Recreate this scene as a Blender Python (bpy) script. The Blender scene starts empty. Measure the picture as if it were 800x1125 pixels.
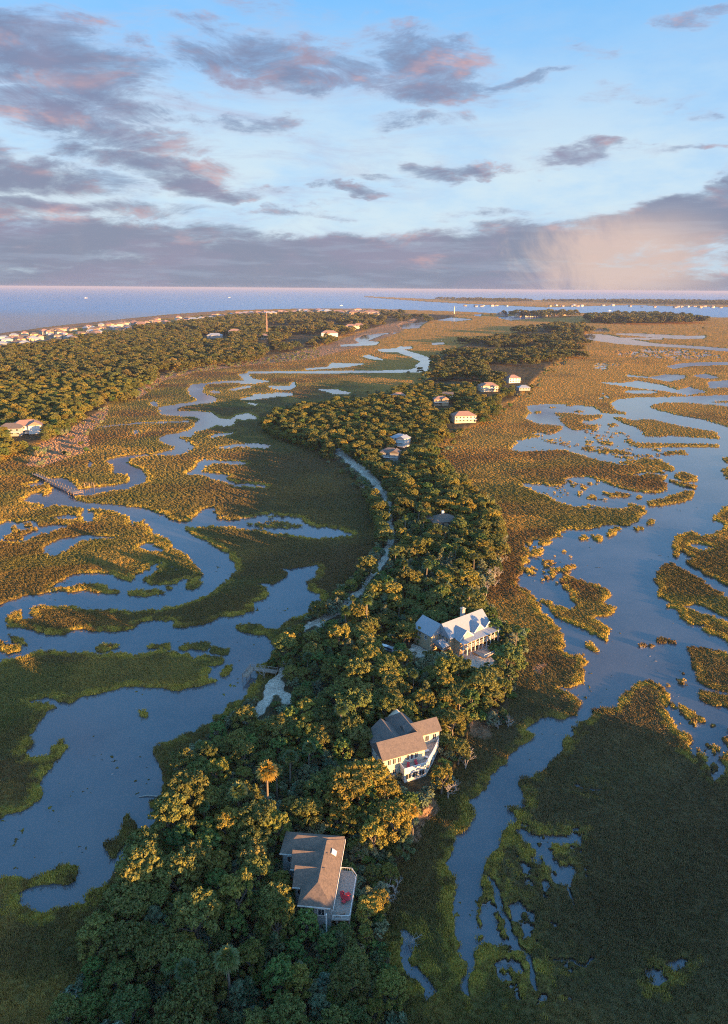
import bpy, bmesh, math, random
import numpy as np
from mathutils import Vector, Matrix
R = math.radians
random.seed(7); rng = np.random.default_rng(11)
S = bpy.context.scene
COL = S.collection

# ------------------------------------------------------------ camera
H = 120.0; F = 774.0; PITCH = math.atan((562.5-317.0)/F); ROLL = -R(0.43)
cam = bpy.data.cameras.new('camera'); co = bpy.data.objects.new('camera', cam); COL.objects.link(co)
S.camera = co
cam.sensor_fit = 'VERTICAL'; cam.angle_y = 2*math.atan(562.5/F); cam.clip_end = 200000; cam.clip_start = 1
co.location = (0, 0, H)
RM = Matrix.Rotation(math.pi/2-PITCH, 3, 'X') @ Matrix.Rotation(-ROLL, 3, 'Z')
co.rotation_euler = RM.to_euler()
RN = np.array(RM)
S.render.resolution_x = 728; S.render.resolution_y = 1024

# ------------------------------------------------------------ light
SUN_EL = 5.0; SUN_AZ = 128.0     # degrees clockwise from the view direction (+Y)
sun = bpy.data.lights.new('sun', 'SUN'); so = bpy.data.objects.new('sun', sun); COL.objects.link(so)
sun.energy = 5.0; sun.angle = R(0.55); sun.color = (1.0, 0.51, 0.165)
to_sun = Vector((math.sin(R(SUN_AZ))*math.cos(R(SUN_EL)), math.cos(R(SUN_AZ))*math.cos(R(SUN_EL)), math.sin(R(SUN_EL))))
so.rotation_euler = to_sun.to_track_quat('Z', 'Y').to_euler()
so.location = (0, 0, 300)
S.view_settings.view_transform = 'Standard'; S.view_settings.look = 'None'
S.view_settings.gamma = 1; S.view_settings.use_curve_mapping = False
S.view_settings.exposure = 1.85
S.cycles.filter_width = 1.1; S.cycles.use_denoising = False
S.cycles.max_bounces = 5; S.cycles.diffuse_bounces = 2; S.cycles.glossy_bounces = 2
S.cycles.volume_bounces = 0; S.cycles.transparent_max_bounces = 6

W = bpy.data.worlds.new('World'); S.world = W; W.use_nodes = True

class NT:
    """small helper that writes node trees"""
    def __init__(s, tree): s.t = tree; s.n = tree.nodes; s.l = tree.links
    def new(s, typ, **kw):
        n = s.n.new(typ)
        for k, v in kw.items(): setattr(n, k, v)
        return n
    def put(s, sock, v):
        if isinstance(v, bpy.types.NodeSocket): s.l.new(v, sock)
        elif v is not None: sock.default_value = v
    def m(s, op, a, b=None, c=None, clamp=False):
        n = s.new('ShaderNodeMath', operation=op, use_clamp=clamp)
        for i, v in enumerate((a, b, c)):
            if v is not None: s.put(n.inputs[i], v)
        return n.outputs[0]
    def vm(s, op, a, b=None, scale=None):
        n = s.new('ShaderNodeVectorMath', operation=op)
        s.put(n.inputs[0], a)
        if b is not None: s.put(n.inputs[1], b)
        if scale is not None: s.put(n.inputs['Scale'], scale)
        return n.outputs['Value'] if op in ('LENGTH', 'DOT_PRODUCT', 'DISTANCE') else n.outputs[0]
    def mix(s, f, a, b, typ='RGBA', blend='MIX'):
        n = s.new('ShaderNodeMix', data_type=typ)
        if typ == 'RGBA': n.blend_type = blend
        s.put(n.inputs['Factor'] if typ != 'RGBA' else n.inputs[0], f)
        i = {'RGBA': (6, 7, 2), 'FLOAT': (2, 3, 0)}[typ]
        s.put(n.inputs[i[0]], a); s.put(n.inputs[i[1]], b)
        return n.outputs[i[2]]
    def ramp(s, v, lo, hi, a=0.0, b=1.0, smooth=True):
        n = s.new('ShaderNodeMapRange'); n.interpolation_type = 'SMOOTHSTEP' if smooth else 'LINEAR'
        s.put(n.inputs[0], v)
        for i, x in zip((1, 2, 3, 4), (lo, hi, a, b)): s.put(n.inputs[i], x)
        return n.outputs[0]
    def noise(s, vec, scale, detail=4, rough=0.55, dist=0.0, color=False):
        n = s.new('ShaderNodeTexNoise'); s.put(n.inputs['Vector'], vec)
        n.inputs['Scale'].default_value = scale; n.inputs['Detail'].default_value = detail
        n.inputs['Roughness'].default_value = rough; n.inputs['Distortion'].default_value = dist
        return n.outputs['Color' if color else 'Fac']
    def xyz(s, x, y, z):
        n = s.new('ShaderNodeCombineXYZ')
        for i, v in enumerate((x, y, z)): s.put(n.inputs[i], v)
        return n.outputs[0]
    def sep(s, v):
        n = s.new('ShaderNodeSeparateXYZ'); s.put(n.inputs[0], v); return n.outputs

def pix_dir(px, py):
    a = (px-400.0)/F; b = (562.5-py)/F
    d = RN @ np.array([a, b, -1.0]); return d/np.linalg.norm(d)
def azel(px, py):
    d = pix_dir(px, py); return math.degrees(math.atan2(d[0], d[1])), math.degrees(math.asin(d[2]))

# cloud banks: centre and half size as they stand in the sky (entered by where the eye sees them), weight
CLOUDS = [  # x, y, half width, half height, strength, slope
 (25,55,150,36,1.05,.0),(95,100,150,26,.85,.1),(290,68,120,26,.95,.12),(372,88,120,24,.85,.1),(460,62,80,24,.85,.1),(345,45,60,12,.5,-.1),
 (470,96,110,20,.85,.0),(585,84,62,9,.75,-.1),(540,112,60,10,.4,-.1),(655,52,50,7,.38,0),(700,101,52,8,.45,0),(745,118,36,7,.42,.1),(775,8,44,12,.45,0),
 (20,188,140,26,1.15,.05),(30,112,110,24,1,.05),(150,142,100,16,.85,.1),(150,170,130,18,1,.14),(215,200,90,12,.95,.1),(270,131,75,11,.7,0),(120,108,120,12,.6,.08),
 (372,214,48,6,.8,0),(415,198,42,6,.6,0),(505,184,55,12,.95,0),(565,177,40,7,.55,0),(637,168,54,13,.95,.03),(735,163,66,6,.55,0),
 (460,137,55,9,.55,-.15),(310,8,90,12,.4,0),(60,230,170,18,1.0,0),(160,228,120,8,.6,0),(330,232,90,5,.5,0),(540,232,80,6,.45,0),
 (90,268,270,24,1.25,.02),(350,283,260,22,1.25,.0),(560,276,240,30,1.3,-.04),(730,252,190,32,1.35,-.1),(770,225,110,16,1.1,-.12),(-60,250,160,50,1.2,0),(880,235,140,60,1.2,0),
 (400,306,900,20,1.5,.006),
]
def build_world():
    w = NT(W.node_tree); w.n.clear()
    out = w.new('ShaderNodeOutputWorld'); bg = w.new('ShaderNodeBackground')
    sky = w.new('ShaderNodeTexSky', sky_type='NISHITA'); sky.sun_disc = False
    sky.sun_elevation = R(SUN_EL); sky.sun_rotation = R(SUN_AZ); sky.altitude = 100
    sky.air_density = 1.0; sky.dust_density = 0.6; sky.ozone_density = 2.5
    # density group: direction in, cloud cover out
    g = bpy.data.node_groups.new('cloud_cover', 'ShaderNodeTree')
    g.interface.new_socket('Dir', in_out='INPUT', socket_type='NodeSocketVector')
    g.interface.new_socket('Cover', in_out='OUTPUT', socket_type='NodeSocketFloat')
    g.interface.new_socket('CoverUp', in_out='OUTPUT', socket_type='NodeSocketFloat')
    q = NT(g); gi = q.new('NodeGroupInput'); go = q.new('NodeGroupOutput')
    d = gi.outputs[0]; sx, sy, sz = q.sep(d)[:3]
    az = q.m('MULTIPLY', q.m('ARCTAN2', sx, sy), 57.2958); el = q.m('MULTIPLY', q.m('ARCSINE', sz), 57.2958)
    zz = q.m('ADD', q.m('MAXIMUM', sz, 0.0), 0.13)
    pl = q.xyz(q.m('DIVIDE', sx, zz), q.m('DIVIDE', sy, zz), 0.0)
    n1 = q.noise(pl, 2.3, 7, 0.70, 0.5)
    ae = q.xyz(az, q.m('MULTIPLY', el, 3.0), 0.0)
    n2 = q.noise(ae, 0.15, 7, 0.70, 0.6)
    wn = q.noise(ae, 0.11, 5, 0.6, 0.0, color=True)
    wsep = q.sep(q.vm('SUBTRACT', wn, (.5, .5, .5)))
    azw = q.m('ADD', az, q.m('MULTIPLY', wsep[0], 15.0)); elw = q.m('ADD', el, q.m('MULTIPLY', wsep[1], 5.2))
    tot = None
    p = q.xyz(azw, elw, 0.0)
    for px, py, hw, hh, st, sl in CLOUDS:
        a, e = azel(px, py); a1, e1 = azel(px+20, py); k = math.hypot(a1-a, e1-e)/20
        v = q.vm('SUBTRACT', p, (a, e, 0))
        if abs(sl) > 1e-4:
            vs = q.sep(v); v = q.xyz(vs[0], q.m('ADD', vs[1], q.m('MULTIPLY', vs[0], sl)), 0.0)
        v = q.vm('MULTIPLY', v, (1/(hw*k*1.15), 1/(hh*k*1.3), 1))
        r2 = q.vm('DOT_PRODUCT', v, v)
        f = q.m('MULTIPLY', q.m('SUBTRACT', 1.0, r2, clamp=True), st)
        tot = f if tot is None else q.m('MAXIMUM', tot, f)
    # loose clouds elsewhere in the sky (seen only in the water)
    side = q.ramp(q.m('ABSOLUTE', az), 36, 50); high = q.ramp(el, 22, 32)
    tot = q.m('MAXIMUM', tot, q.ramp(el, 1.2, .2, 0, 1.5))
    tot = q.m('ADD', tot, q.m('MULTIPLY', q.m('MAXIMUM', side, high), q.ramp(n1, .5, .62, 0, .45)))
    nn = q.m('ADD', q.m('MULTIPLY', q.m('SUBTRACT', n1, .5), 1.2), q.m('MULTIPLY', q.m('SUBTRACT', n2, .5), 2.6))
    du = q.vm('NORMALIZE', q.vm('ADD', d, (0.02, 0.0, 0.02))); ux, uy, uz = q.sep(du)[:3]
    az2 = q.m('MULTIPLY', q.m('ARCTAN2', ux, uy), 57.2958); el2 = q.m('MULTIPLY', q.m('ARCSINE', uz), 57.2958)
    zz2 = q.m('ADD', q.m('MAXIMUM', uz, 0.0), 0.13)
    m1 = q.noise(q.xyz(q.m('DIVIDE', ux, zz2), q.m('DIVIDE', uy, zz2), 0.0), 2.3, 5, 0.62, 0.25)
    m2 = q.noise(q.xyz(az2, q.m('MULTIPLY', el2, 3.0), 0.0), 0.16, 5, 0.62, 0.3)
    mm = q.m('ADD', q.m('MULTIPLY', q.m('SUBTRACT', m1, .5), 1.2), q.m('MULTIPLY', q.m('SUBTRACT', m2, .5), 2.6))
    for i, nz in enumerate((nn, mm)):
        cov = q.m('ADD', q.m('MULTIPLY', tot, 1.25), nz)
        cov = q.ramp(cov, 0.0, 1.35)
        cov = q.m('MULTIPLY', cov, q.ramp(tot, 0.0, .25))
        q.put(go.inputs[i], cov)
    tc = w.new('ShaderNodeTexCoord').outputs['Generated']
    dn = w.vm('NORMALIZE', tc)
    gn = w.new('ShaderNodeGroup'); gn.node_tree = g; w.put(gn.inputs[0], dn); c0, c1 = gn.outputs[:2]
    lit = w.ramp(w.m('SUBTRACT', c0, c1), -0.05, 0.55)
    sx, sy, sz = w.sep(dn)[:3]
    el = w.m('MULTIPLY', w.m('ARCSINE', sz), 57.2958); az = w.m('MULTIPLY', w.m('ARCTAN2', sx, sy), 57.2958)
    # rain shaft: a warm lit curtain under the bank on the right
    aR, eR = azel(690, 285)
    nr = w.noise(w.xyz(w.m('ADD', az, w.m('MULTIPLY', el, .3)), w.m('MULTIPLY', el, .6), 0.0), .3, 7, .68, .5)
    rv = w.xyz(w.m('MULTIPLY', w.m('ADD', w.m('SUBTRACT', az, aR), w.m('MULTIPLY', w.m('SUBTRACT', nr, .5), 9)), 1/9.5), w.m('MULTIPLY', w.m('SUBTRACT', el, eR), 1/4.2), 0.0)
    rr = w.m('SUBTRACT', 1.0, w.vm('LENGTH', rv), clamp=True)
    rain = w.ramp(w.m('ADD', rr, w.m('MULTIPLY', w.m('SUBTRACT', nr, .5), .55)), 0.0, .75)
    # cloud colours as seen
    pn = w.noise(w.xyz(az, w.m('MULTIPLY', el, 3.0), 3.0), .12, 4, .6)
    pinkf = w.m('MULTIPLY', w.ramp(pn, .44, .68), .5)
    dark = w.mix(w.ramp(el, 1, 14), (.25, .28, .385, 1), (.215, .265, .42, 1))
    dark = w.mix(pinkf, dark, (.34, .30, .42, 1))
    strk = w.noise(w.xyz(w.m('MULTIPLY', az, .35), w.m('MULTIPLY', el, 3.2), 7.0), .5, 5, .6)
    low = w.ramp(el, 7.5, 3.0)
    dark = w.mix(w.m('MULTIPLY', w.m('MULTIPLY', low, w.ramp(strk, .46, .66)), .45), dark, (.36, .42, .55, 1))
    ccol = w.mix(w.m('MULTIPLY', lit, w.m('ADD', .25, pinkf)), dark, (.74, .44, .42, 1))
    ccol = w.mix(w.ramp(c0, .62, .10), ccol, (.52, .52, .66, 1))
    ccol = w.mix(w.m('MULTIPLY', rain, .7), ccol, (.88, .64, .52, 1))
    # clear air: the physical sky with a thin high veil, paler towards the horizon
    skyc = w.vm('MULTIPLY', sky.outputs[0], SKYK)
    skyc = w.vm('ADD', skyc, w.vm('SCALE', SKYB, scale=w.ramp(sz, -.1, .1)))
    veil = w.m('MULTIPLY', w.ramp(el, 22, 6), w.ramp(w.noise(w.xyz(w.m('MULTIPLY', az, .5), w.m('MULTIPLY', el, 1.5), 1.0), .2, 5, .6), .25, .65, .55, .95))
    thin = w.m('MULTIPLY', w.ramp(w.noise(w.xyz(az, w.m('MULTIPLY', el, 2.0), 11.0), .07, 7, .65), .45, .8), .25)
    skyc = w.mix(thin, skyc, (.46, .62, .84, 1))
    skyc = w.mix(veil, skyc, (.70, .84, .91, 1))
    wisp = w.m('MULTIPLY', w.ramp(w.noise(w.xyz(w.m('MULTIPLY', az, .6), w.m('MULTIPLY', el, 3.4), 21.0), .14, 8, .72, .8), .46, .72), w.m('MULTIPLY', w.ramp(az, 16, -14, .12, .75), w.ramp(el, 26, 8, .25, 1)))
    skyc = w.mix(wisp, skyc, (.50, .55, .73, 1))
    final = w.mix(w.m('MULTIPLY', c0, .95), skyc, ccol)
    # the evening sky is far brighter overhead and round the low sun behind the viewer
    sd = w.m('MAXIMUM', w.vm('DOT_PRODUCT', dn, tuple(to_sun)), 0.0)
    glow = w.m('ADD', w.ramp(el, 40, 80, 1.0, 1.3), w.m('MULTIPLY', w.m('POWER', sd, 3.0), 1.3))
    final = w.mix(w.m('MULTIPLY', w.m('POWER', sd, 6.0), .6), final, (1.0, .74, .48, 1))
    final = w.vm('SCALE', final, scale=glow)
    # the exposure is undone here so that the colours above are what the eye sees
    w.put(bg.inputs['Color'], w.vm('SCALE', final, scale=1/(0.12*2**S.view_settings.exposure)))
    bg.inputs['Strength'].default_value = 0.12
    w.l.new(bg.outputs[0], out.inputs[0])
SKYK = (0.04, 0.05, 0.07); SKYB = (.15, .46, .86)
build_world()
W.cycles.sampling_method = 'MANUAL'; W.cycles.sample_map_resolution = 512

# ------------------------------------------------------------ helpers: ground mapping
def ground(px, py, z=0.0):
    """point on the level z seen in the direction (px,py) of the survey picture"""
    px = np.asarray(px, float); py = np.asarray(py, float)
    a = (px-400)/F; b = (562.5-py)/F
    d = np.stack([a, b, -np.ones_like(a)], -1) @ RN.T
    t = (z-H)/d[..., 2]
    return d[..., 0]*t, d[..., 1]*t
def topix(x, y, z=0.0):
    x = np.asarray(x, float); y = np.asarray(y, float); z = np.asarray(z, float)*np.ones_like(x)
    c = np.stack([x, y, z-H], -1) @ RN
    return 400-F*c[..., 0]/c[..., 2], 562.5+F*c[..., 1]/c[..., 2]
def G(px, py, z=0.0):
    x, y = ground(px, py, z); return Vector((float(x), float(y), z))

def _hash(ix, iy, s):
    h = (ix.astype(np.int64)*374761393 + iy.astype(np.int64)*668265263 + s*974634777) & 0xffffffff
    h = ((h ^ (h >> 13))*1274126177) & 0xffffffff
    return ((h ^ (h >> 16)) & 0xffff)/65535.0
def vnoise(x, y, s=0):
    ix = np.floor(x); iy = np.floor(y); fx = x-ix; fy = y-iy
    fx = fx*fx*(3-2*fx); fy = fy*fy*(3-2*fy)
    a = _hash(ix, iy, s); b = _hash(ix+1, iy, s); c = _hash(ix, iy+1, s); d = _hash(ix+1, iy+1, s)
    return (a*(1-fx)+b*fx)*(1-fy)+(c*(1-fx)+d*fx)*fy
def fbm(x, y, scale, oct=4, s=0, gain=.5):
    v = 0; a = 1; t = 0; x = x/scale; y = y/scale
    for o in range(oct):
        v = v+a*vnoise(x, y, s+o*17); t += a; a *= gain; x = x*2.03+11.3; y = y*2.03+5.7
    return v/t
def sst(v, lo, hi):
    t = np.clip((v-lo)/(hi-lo), 0, 1); return t*t*(3-2*t)

# ------------------------------------------------------------ survey of the marsh: shorelines as polygons
X0, Y0, SS = -320, 300, 2
RW, RH = 1460*SS, 1020*SS
def fill(ras, poly, val):
    P = np.array([((x-X0)*SS, (y-Y0)*SS) for x, y in poly], float)
    y0 = max(0, int(P[:, 1].min())); y1 = min(RH-1, int(P[:, 1].max())+1)
    Q = np.roll(P, -1, 0)
    for r in range(y0, y1+1):
        yy = r+.5; k = (P[:, 1] <= yy) != (Q[:, 1] <= yy)
        if not k.any(): continue
        p = P[k]; q = Q[k]; xs = np.sort(p[:, 0]+(yy-p[:, 1])*(q[:, 0]-p[:, 0])/(q[:, 1]-p[:, 1]))
        for a, b in zip(xs[::2], xs[1::2]):
            a = max(0, int(round(a))); b = min(RW, int(round(b)))
            if b > a: ras[r, a:b] = val
            elif b == a and 0 <= a < RW: ras[r, a] = val
def stroke(ras, pts, val):
    for (x0, y0, w0), (x1, y1, w1) in zip(pts, pts[1:]):
        n = max(1, int(math.hypot(x1-x0, y1-y0)/1.0))
        for i in range(n+1):
            t = i/n; ell(ras, x0+(x1-x0)*t, y0+(y1-y0)*t, (w0+(w1-w0)*t), (w0+(w1-w0)*t)*.5, val)
def ell(ras, cx, cy, rx, ry, val, rot=0.0):
    c, s = math.cos(R(rot)), math.sin(R(rot)); n = 14
    fill(ras, [(cx+rx*math.cos(a)*c-ry*math.sin(a)*s, cy+rx*math.cos(a)*s+ry*math.sin(a)*c) for a in [2*math.pi*i/n for i in range(n)]], val)
def zz(ox, oy, k, pts): return [(ox+x/k, oy+y/k) for x, y in pts]

wat = np.zeros((RH, RW), np.float32)       # 1 = water
sha = np.zeros((RH, RW), np.float32)       # 1 = shallow flat with scattered tussocks
OCEAN = [(-320,306),(1140,306),(1140,352),(800,349),(700,347),(640,344),(560,345),(500,342),(400,339),(330,339),(250,341),(180,346),(120,352),(60,358),(0,366),(-100,380),(-320,415)]
fill(wat, OCEAN, 1)
for pl in ([(400,325.3),(440,327),(470,328.4),(520,328.2),(560,329.5),(640,329),(700,330),(800,331),(1140,334),(1140,341),(800,337.5),(740,336.5),(690,335.2),(640,336.5),(600,337.8),(560,336),(520,334.2),(470,331.5),(430,328.6),(400,326.4)],):
    fill(wat, pl, 0)
# left channel and lagoon
LAG = [(-90,695),(0,665),(25,656),(50,651),(55,648),(62,641),(72,635),(85,631),(115,632),(130,635),(143,639),(152,632),(165,623),(179,617),(170,627),(157,638),(165,643),(185,642),(197,641),(198,636),(208,638),(202,644),(203,649),(212,648),(222,641),(223,633),(218,623),(208,612),(195,606),(187,604),(188,598),(180,592),(172,588),(162,578),(155,572),(147,574),(146,582),(143,573),(140,567),(125,562),(110,560),(101,560),(104,568),(103,574),(93,575),(92,562),(88,558),(74,556),(67,557),(60,555),(50,558),(42,553),(30,554),(24,551),(33,544),(42,541),(47,547),(57,541),(57,535),(52,531),(35,535),(30,533),(46,528),(55,529),(56,526),(66,525),(78,528),(84,534),(86,538),(100,536),(125,534),(141,531),(144,524),(138,521),(128,521),(124,517),(123,511),(116,508),(121,505),(134,502),(150,500),(172,499),(158,502),(140,504),(139,509),(148,513),(157,517),(162,523),(160,529),(150,534),(137,538),(120,540),(105,544),(86,545),(79,548),(86,551),(100,553),(120,554),(145,557),(165,560),(174,564),(186,570),(196,574),(207,573),(216,567),(225,559),(234,557),(237,562),(235,570),(245,572),(258,573),(266,570),(280,568),(290,567),(300,569),(315,567),(325,570),(335,575),(345,578),(357,580),(385,585),(388,588),(370,590),(345,592),(330,590),(318,587),(300,587),(280,583),(265,582),(250,580),(230,579),(205,579),(206,583),(212,588),(226,594),(246,607),(258,618),(261,625),(257,632),(245,643),(225,655),(200,664),(175,670),(150,672),(125,671),(100,671),(96,668),(75,667),(50,666),(36,668),(30,672),(25,670),(15,673),(7,679),(8,688),(30,689),(44,697),(70,698),(77,693),(95,692),(98,696),(120,696),(135,694),(145,690),(155,684),(180,681),(190,683),(191,689),(205,690),(225,685),(245,679),(265,676),(277,671),(280,666),(277,661),(288,657),(295,650),(288,643),(280,641),(300,643),(310,637),(316,630),(305,624),(320,626),(335,624),(347,621),(347,630),(342,637),(337,642),(338,648),(350,654),(351,664),(345,672),(334,677),(318,681),(311,689),(304,692),(290,690),(275,685),(262,686),(258,689),(264,694),(282,698),(297,704),(303,713),(302,720),(294,726),(284,732),(279,748),(264,768),(242,786),(222,800),(192,813),(171,820),(170,838),(175,850),(187,861),(185,871),(177,882),(172,897),(163,912),(153,927),(150,937),(135,955),(118,972),(93,983),(93,990),(72,997),(48,1003),(36,1001),(27,992),(27,984),(40,977),(60,970),(78,970),(86,963),(84,956),(75,952),(58,957),(38,966),(0,969),(-90,974),(-220,985),(-220,700)]
fill(wat, LAG, 1)
fill(wat, [(-90,745),(0,730),(18,724),(38,716),(75,716),(100,718),(130,716),(147,721),(162,718),(182,715),(212,717),(215,721),(220,730),(229,736),(227,747),(240,747),(239,751),(225,754),(200,759),(180,754),(155,754),(120,760),(88,767),(72,773),(65,771),(60,767),(40,767),(33,770),(55,773),(59,777),(50,786),(38,800),(30,807),(34,816),(29,825),(32,830),(47,832),(57,825),(72,815),(77,820),(62,833),(50,850),(44,868),(39,881),(25,889),(8,896),(0,901),(-90,915),(-230,935),(-230,775)], 0)
for e in ((216,711,16,4.5,0),(178,711,14,2.6,0),(241,715,10,4.5,0),(232,727,17,6.5,2),(250,737,8,4,-50),(115,712,13,3.5,-6),(163,652,19,3.6,0),(187,646,4,2,0),(161,784,6,5,0),(171,887,8,6,-20),(2,712,19,7,12),(20,705,12,3,35)):
    ell(wat, *e[:4], 0, e[4])
fill(wat, [(60,646),(75,645),(90,641),(110,640),(120,643),(120,647),(133,648),(135,652),(128,655),(110,652),(90,650),(70,650),(50,652)], 0)
fill(wat, [(142,897),(152,905),(154,915),(140,925),(130,941),(120,936),(119,926),(132,920),(139,910),(137,902)], 0)
fill(wat, [(22,671),(28,670),(28,675),(35,679),(32,682),(24,681),(21,676)], 1)
fill(wat, [(74,568),(84,567),(85,563),(92,563),(93,575),(84,579),(74,579)], 0)
fill(wat, [(96,561),(130,561),(118,565),(106,564)], 0)
ell(sha, 145,782, 30, 5, 1, -28); ell(sha, 118,850, 14, 5, 1, 20); ell(sha, 68,779, 12,4,1); ell(sha,300,573,34,8,1); ell(sha, 305,583,30,2.5,1); ell(sha,135,708,9,3,1); ell(sha,238,571,12,5,1); ell(sha,15,706,18,5,1,20); ell(sha,200,630,22,8,.8)
fill(wat, [(282,576),(300,573),(320,575),(335,578),(320,581),(300,581),(284,580)], 0)
# ponds and creeks of the left marsh
PONDS = [
 zz(0,500,4,[(-400,325),(0,312),(30,290),(80,298),(140,290),(165,298),(177,315),(240,308),(292,310),(292,322),(220,342),(180,347),(120,372),(90,380),(0,380),(-400,405)]),
 zz(0,500,4,[(190,410),(220,385),(280,370),(370,352),(440,355),(520,362),(400,370),(345,385),(310,405),(270,430),(240,445),(205,440)]),
 zz(0,500,4,[(605,410),(620,395),(680,395),(720,420),(690,425),(630,415)]), zz(0,500,4,[(225,278),(270,265),(300,262),(370,275),(320,290),(260,285)]),
 [(96,510),(100,506),(102,512),(97,514)],[(146,474),(151,473),(151,477),(147,477)],[(165,442),(172,441),(173,447),(166,445)],
 zz(150,380,4,[(100,270),(105,300),(160,307),(250,312),(285,320),(255,345),(245,365),(195,382),(120,395),(98,408),(125,432),(168,440),(176,455),(60,480),(165,482),(222,468),(258,442),(232,425),(185,408),(182,398),(235,400),(262,378),(320,362),(350,345),(385,352),(420,347),(440,318),(470,324),(535,320),(510,305),(488,296),(440,305),(410,325),(370,320),(330,295),(240,287),(185,288),(175,274),(200,265),(270,255),(330,250),(352,240),(345,225),(305,215),(290,200),(295,178),(312,167),(380,162),(430,160),(490,167),(590,156),(530,148),(500,140),(490,120),(450,125),(465,140),(475,153),(380,155),(310,165),(240,172),(223,195),(235,215),(272,235),(262,245),(150,262)]),
 zz(150,380,4,[(320,400),(345,388),(430,382),(400,392),(340,402)]), zz(150,380,4,[(355,448),(430,432),(520,428),(592,440),(570,450),(540,446),(460,444),(400,452)]),
 zz(150,380,4,[(450,235),(510,222),(515,212),(680,209),(670,216),(640,220),(545,232),(520,236)]), zz(150,380,4,[(480,248),(545,256),(520,262)]),
 zz(150,380,4,[(395,195),(440,185),(500,176),(505,180),(440,193)]), zz(150,380,4,[(320,200),(345,198),(380,208),(340,208)]),
 zz(150,380,4,[(590,178),(640,182),(675,186),(680,165),(695,162),(692,190),(640,192),(600,186)]),
 zz(150,480,4,[(220,162),(250,142),(262,120),(300,98),(332,104),(485,113),(485,120),(340,118),(305,130),(285,155),(330,163),(400,168),(402,185),(440,205),(575,216),(560,224),(430,216),(380,197),(330,190),(325,176),(230,167)]),
 zz(300,330,4,[(550,110),(620,88),(690,88),(655,105),(640,122),(570,124)]), zz(300,330,4,[(580,142),(490,148),(410,178),(470,184),(450,196),(300,202),(295,196),(385,190),(358,172),(395,155),(480,144)]),
 zz(300,330,4,[(455,216),(540,212),(560,203),(608,204),(612,210),(570,216),(640,236),(700,258),(710,272),(682,287),(686,308),(640,316),(500,318),(300,319),(0,321),(-110,320),(-110,314),(0,313),(300,310),(450,310),(600,305),(645,290),(618,290),(652,270),(600,245),(540,225),(480,226)]),
 zz(300,330,4,[(140,300),(240,293),(258,276),(405,279),(330,292),(250,298),(150,306)]), zz(300,330,4,[(190,390),(280,393),(350,408),(270,412),(240,400)]),
 zz(300,330,4,[(390,245),(420,240),(490,262),(430,258)]), zz(300,330,4,[(695,188),(755,185),(750,192),(700,194)]), zz(300,330,4,[(0,409),(80,408),(85,418),(0,422)]),
 zz(300,330,4,[(80,362),(98,362),(96,384),(84,384)]), zz(300,330,4,[(0,376),(60,380),(90,388),(10,390)]),
 [(545,349),(565,347),(600,349),(560,352)],[(518,346),(530,345),(528,348)],[(436,349),(470,346),(520,351),(500,353)],
 # bottom pool between the wood and the right creek
 zz(420,960,3.333,[(60,212),(90,220),(120,290),(180,380),(192,430),(170,475),(150,460),(150,430),(100,370),(70,300)]),
]
for p in PONDS: fill(wat, p, 1)
fill(wat, zz(0,500,4,[(30,377),(92,377),(104,360),(172,328),(165,318),(100,337),(62,315),(45,325),(60,345),(30,357)]), 0); ell(wat, 31,577.5,5,2,0)
stroke(wat, [(110,469,.8),(150,465,.9),(207,463,.9)], 1)
stroke(wat, [(296,425,.6),(325,424,.6)], 1)
# right channel
RIV = [(561,494),(565,490),(572,485),(586,481),(606,478),(618,473),(617,467),(600,466),(590,465),(577,459),(585,454),(581,450),(579,446),(602,444),(627,445),(650,447),(659,451),(660,454),(687,456),(691,453),(680,451),(674,448),(672,443),(680,439),(700,437),(750,436),(800,434),(1140,440),(1140,830),(860,815),(800,805),(795,850),(790,862),(785,855),(778,836),(763,818),(748,803),(738,795),(733,782),(728,768),(722,750),(712,748),(700,752),(687,764),(680,774),(656,783),(640,795),(625,808),(616,820),(613,832),(600,845),(588,851),(573,866),(568,878),(566,892),(568,905),(556,915),(546,925),(540,935),(532,955),(531,976),(526,992),(525,1014),(526,1045),(518,1052),(516,1070),(522,1100),(512,1085),(508,1065),(503,1044),(501,1020),(500,996),(494,978),(494,958),(497,938),(506,917),(515,902),(521,878),(533,863),(548,848),(552,840),(560,827),(575,820),(577,810),(580,798),(596,788),(605,788),(617,792),(630,785),(637,773),(632,765),(618,759),(607,755),(625,755),(637,752),(643,740),(640,733),(648,728),(647,721),(627,722),(622,716),(616,706),(614,692),(605,683),(597,673),(590,661),(577,648),(567,640),(574,626),(582,611),(581,600),(584,594),(599,594),(614,589),(618,581),(647,583),(665,576),(674,577),(690,579),(702,570),(713,562),(709,558),(690,556),(687,560),(650,557),(620,554),(600,545),(575,533),(572,531),(604,534),(624,533),(622,526),(635,524),(652,526),(671,533),(680,537),(700,541),(725,542),(735,536),(728,529),(734,524),(726,517),(705,513),(690,512),(675,509),(660,506),(640,500),(627,496),(615,494),(590,495),(570,496)]
fill(wat, RIV, 1)
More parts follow.
